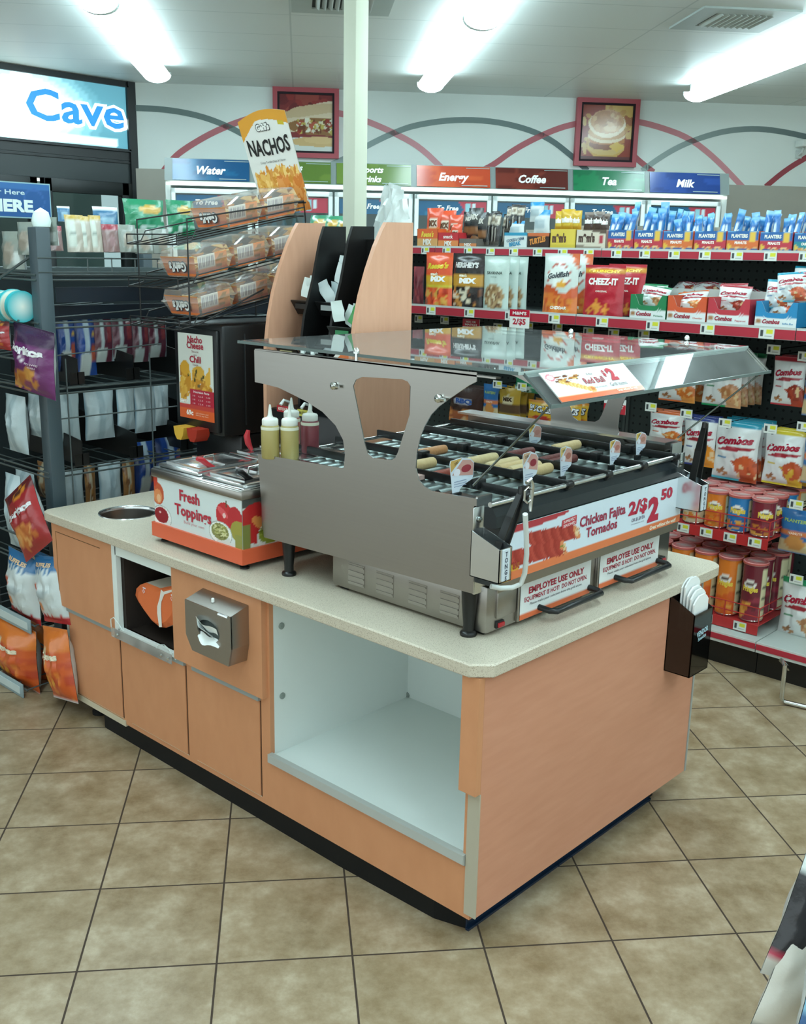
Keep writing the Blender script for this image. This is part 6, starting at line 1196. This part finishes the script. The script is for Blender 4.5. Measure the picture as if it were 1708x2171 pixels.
# aisle side shelves with price channels
for z,x in ((.285,-.02),(.035,-.07),(1.30,0.0),(1.44,0.0),(.62,-.0)):
    m_=MB(); m_.tube([(x,PY+.06,z),(x,PY+D_,z)],.004,'#4b5454','paint',6)
    for i in range(14): y=PY+.07+i*.085; m_.tube([(x,y,z),(.6,y,z+.03)],.0028,'#4b5454','paint',5)
    sh=wb(m_,'side_shelf',cr)
    if z<.5: q=MB(); q.box(x-.012,x-.006,PY+.08,PY+D_,z-.035,z+.022,'#8ea0a4','plastic',.002); q.box(x-.014,x-.012,PY+.10,PY+D_,z-.022,z+.008,'#c3cfce','card'); q.build('price_channel',sh)
m_=MB(); m_.tube([(PX,PY+.06,1.66),(-.06,PY+.20,1.54),(-.16,PY+.5,1.5)],.005,'#3c4444','paint',6); wb(m_,'strut',cr)
# bag backs seen through the open grid
for i,(k_,x0,x1,y0,y1) in enumerate((('blueback',128,168,660,790),('blueback',168,212,655,800),('maroonback',208,248,662,770),('maroonback',246,292,660,762),('maroonback',290,325,662,770),('maroonback',322,362,662,760))):
    put(k_,(x0,y0,x1+8,y1),PY+.10,'dark blue bag hanging by the corner post, %s'%['first','second'][i] if i<2 else 'maroon and grey snack bag on the third wire shelf, %s from the left'%['first','second','third','fourth'][i-2],'snack bag',ax='y',dx=.03)
for i,(x0,x1,y0,y1) in enumerate(((130,185,838,950),(195,258,830,935),(262,300,825,915),(300,345,822,920),(340,372,818,905))):
    put('chipback',(x0,y0,x1,y1),PY+.12,'back of a pale foil chip bag on the second wire shelf, %s from the left'%['first','second','third','fourth','fifth'][i],'snack bag',ax='y',dx=.03)
for i,(k_,x0,x1,y0,y1) in enumerate((('chipback',140,192,1000,1085),('brownback',193,216,990,1080),('chipback',224,272,985,1075),('brownback',274,300,980,1070),('blueback',298,345,940,1050),('blueback',345,400,930,1010))):
    put(k_,(x0,y0,x1,y1),PY+.12,'%s bag behind the worktop edge, %s from the corner post'%(['pale','brown','pale foil','ochre','dark blue','deep blue'][i],['first','second','third','fourth','fifth','sixth'][i]),'snack bag',ax='y',dx=.03)
# goods on top of the rack
TZ=1.61
bag2('bluepack',.12,.18,.05,'pouch','#3a6f94',lambda c:c.rect(0,.9,1,1,'#dfe9ec').rect(.2,.1,.8,.6,'#7fa4b8').rect(.4,.6,.45,1,'#dfe9ec'),[],res=(10,12))
bag2('palepouch',.12,.20,.05,'pouch','#b7aea0',lambda c:c.rect(.1,.1,.45,.9,'#c9cfc4').rect(.12,.7,.4,.72,'#8a9288').rect(.12,.6,.4,.62,'#8a9288').rect(.12,.5,.4,.52,'#8a9288').rect(0,.9,1,1,'#c2a24a'),[],res=(10,12))
bag2('rosepouch',.14,.15,.05,'pouch','#8e6f6c',lambda c:c.rect(0,.8,1,1,'#9c3040').ell(.5,.4,.2,.2,'#a9888a'),[],res=(10,12))
bag2('greypouch',.16,.17,.06,'pouch','#8b9289',lambda c:c.ell(.5,.4,.3,.3,'#a49a8c').rect(.7,.1,.95,.5,'#c9cfca'),[],res=(10,12))
tops=[('rosepouch',(92,478,138,532),'rose coloured pouch beside the top of the corner post'),('palepouch',(146,455,186,535),'pale cream pouch with gold top on the chip rack, first'),('palepouch',(174,458,200,535),'pale cream pouch with gold top on the chip rack, second'),('palepouch',(196,456,222,535),'pale cream pouch with gold top on the chip rack, third'),('bluepack',(125,437,152,470),'small pack with silver top behind the rose pouch'),('bluepack',(205,438,258,500),'blue pack with silver dotted top on the chip rack'),('rosepouch',(222,475,258,535),'dark rose and black pouch on the chip rack'),('greypouch',(255,476,295,535),'grey green pouch left of the green bags'),('greenbag',(272,422,358,500),'green and silver bag with yellow oval, left one on the chip rack'),('greenbag',(362,424,420,500),'green and silver bag with yellow oval behind the top nacho box'),('greypouch',(290,485,330,538),'grey pouch under the green bag, left'),('greypouch',(330,485,365,538),'grey pouch under the green bag, right')]
for i,(k_,b,l) in enumerate(tops): put(k_,b,PY+.12+(.14 if 'bluepack'==k_ or k_=='greenbag' else 0),l,'snack bag' if 'green' in k_ else 'pouch',ax='y',rx=-.1)
for i,(px,py,h_) in enumerate(((12,500,70),(45,480,60),(85,470,50))):
    put('greypouch',(px-20,py-10,px+24,py+h_),.12,'grey pouch on the aisle side of the chip rack top, %s'%['near the left edge','middle','beside the post'][i],'pouch',ax='x')
m_=MB(); m_.lathe([(.0,0),(.03,0),(.034,.02),(.026,.05),(.0,.066)],n=18,col='#dff0ec',mat='plastic'); q=at(88,478,'y',2.12); tag(m_.build('white_cone',loc=(PX+.04,PY+.03,1.766)),'small white rounded cap sitting on the corner post','cap')
# top wire basket
m_=MB()
for z in (1.61,1.66): m_.tube([(PX,PY,z),(PX+L_,PY,z)],.003,'#4b5454','paint',6)
for i in range(10): x=.25+.1*i; m_.tube([(x,PY,1.61),(x,PY,1.66)],.0025,'#4b5454','paint',5)
wb(m_,'basket_rail',cr)
# aisle side goods
put('purplechip',(6,694,90,835),-.03,'purple bag of chips on the aisle side of the chip rack','snack bag',rx=0,ry=.08)
put('redchip',(-40,680,8,740),-.03,'red chip bag cut by the left edge','snack bag')
put('redchip',(22,1030,92,1172),-.06,'red bag of chips leaning on the aisle side of the rack','snack bag',ry=-.55)
put('ruffle',(-5,1180,55,1313),-.05,'white, blue and red chip bag, left one','snack bag',ry=.05); put('ruffle',(66,1190,122,1325),-.05,'white, blue and red chip bag, right one by the counter','snack bag',ry=-.18); put('ruffle',(38,1175,90,1290),.10,'white and blue chip bag behind the other two','snack bag')
put('cheeto',(-30,1330,46,1457),-.08,'orange snack bag, left one on the bottom shelf','snack bag'); put('cheeto',(44,1332,88,1452),.04,'orange snack bag, middle one on the bottom shelf','snack bag'); put('cheeto',(84,1345,136,1490),-.08,'orange snack bag, right one tilting towards the counter','snack bag',ry=-.17)
put('chipback',(0,1010,30,1160),.0,'pale foil bag at the left edge beside the leaning red bag','snack bag'); put('chipback',(22,1000,60,1090),.08,'pale foil bag behind the leaning red bag','snack bag'); put('brownback',(68,985,110,1060),.12,'brown bag behind the top of the leaning red bag','snack bag')
put('chipback',(45,832,100,930),.10,'pale bag back under the purple chip bag','snack bag'); put('chipback',(0,840,40,960),.06,'pale bag back at the left edge under the purple bag','snack bag')
def canister(px,py,label,c1):
    p=at(px,py,'x',.02); m_=MB(); m_.lathe([(.0,0),(.055,0),(.06,.004),(.06,.02),(.054,.022),(.054,.05),(.056,.052),(.056,.075),(.0,.078)],n=28,col=c1,mat='plastic',T=Matrix.Rotation(PI/2,4,'X')@Matrix.Rotation(.0,4,'X'),cols=['#d9dcd0','#d9dcd0',c1,c1,'#cfd2c2','#cfd2c2',c1,c1,'#e0e4da']); tag(m_.build('dip_tub',loc=p),label,'dip tub')
canister(26,648,'teal and cream dip tub, right one in the wire basket','#2fb0b8'); canister(2,650,'teal dip tub at the left edge','#2fb0b8')
# ================================================================== FOREGROUND RIGHT EDGE
fg=thing('wire_stand','black wire stand with bags at the lower right corner','display stand',(.30,-.80,0))
m_=MB()
for x,y in ((.36,-.74),(.62,-.98)): m_.tube([(x,y,0),(x,y,.62)],.008,BLACK,'paint')
m_.tube([(.36,-.74,.02),(.62,-.98,.02)],.006,BLACK,'paint'); m_.tube([(.36,-.74,.58),(.62,-.98,.58)],.006,BLACK,'paint'); wb(m_,'frame',fg)
bag2('blackbag',.17,.28,.08,'bag','#1e1c20',lambda c:c.half(lambda U,V:V>.80,'#cfd6d2').half(lambda U,V:(V<.22)&(V>.12),'#b2304a').half(lambda U,V:(V<.12),'#cbc6bd').half(lambda U,V:(V>.3)&(V<.5)&(U>.4),'#3a3438'),[],res=(14,18))
bag2('whitebag',.17,.28,.08,'bag','#cfcabf',lambda c:c.half(lambda U,V:(V>.7)&(U>.3),'#1c1a1c').half(lambda U,V:V<.08,'#8c8a84'),[],res=(14,18))
bag2('skybag',.14,.26,.08,'bag','#7fb4cf',lambda c:c.half(lambda U,V:V>.8,'#b7cdd6').half(lambda U,V:V<.3,'#2f5c8c'),[],res=(14,18))
def edge(k_,px,py,ax,c,rot,label,s_=1): p=at(px,py,ax,c); use(k_,p,rot,label,'snack bag',None,(s_,s_,s_))
D0=-.74
edge('blackbag',1676,2080,'y',D0,(-.15,.42,-.55),'black and silver snack bag leaning into the lower right corner')
edge('whitebag',1648,2200,'y',D0-.0,(-.1,.40,-.5),'cream bag below the black one at the lower right corner')
edge('skybag',1735,2230,'y',D0-.10,(-.1,.25,-.4),'light blue bag at the very corner of the photo',1.1)

for k_,(o_,u_) in PROTO.items():
    if not u_:
        for c_ in list(o_.children): bpy.data.objects.remove(c_)
        bpy.data.objects.remove(o_)
for o_ in bpy.data.objects:
    if 'dims' in o_: del o_['dims']
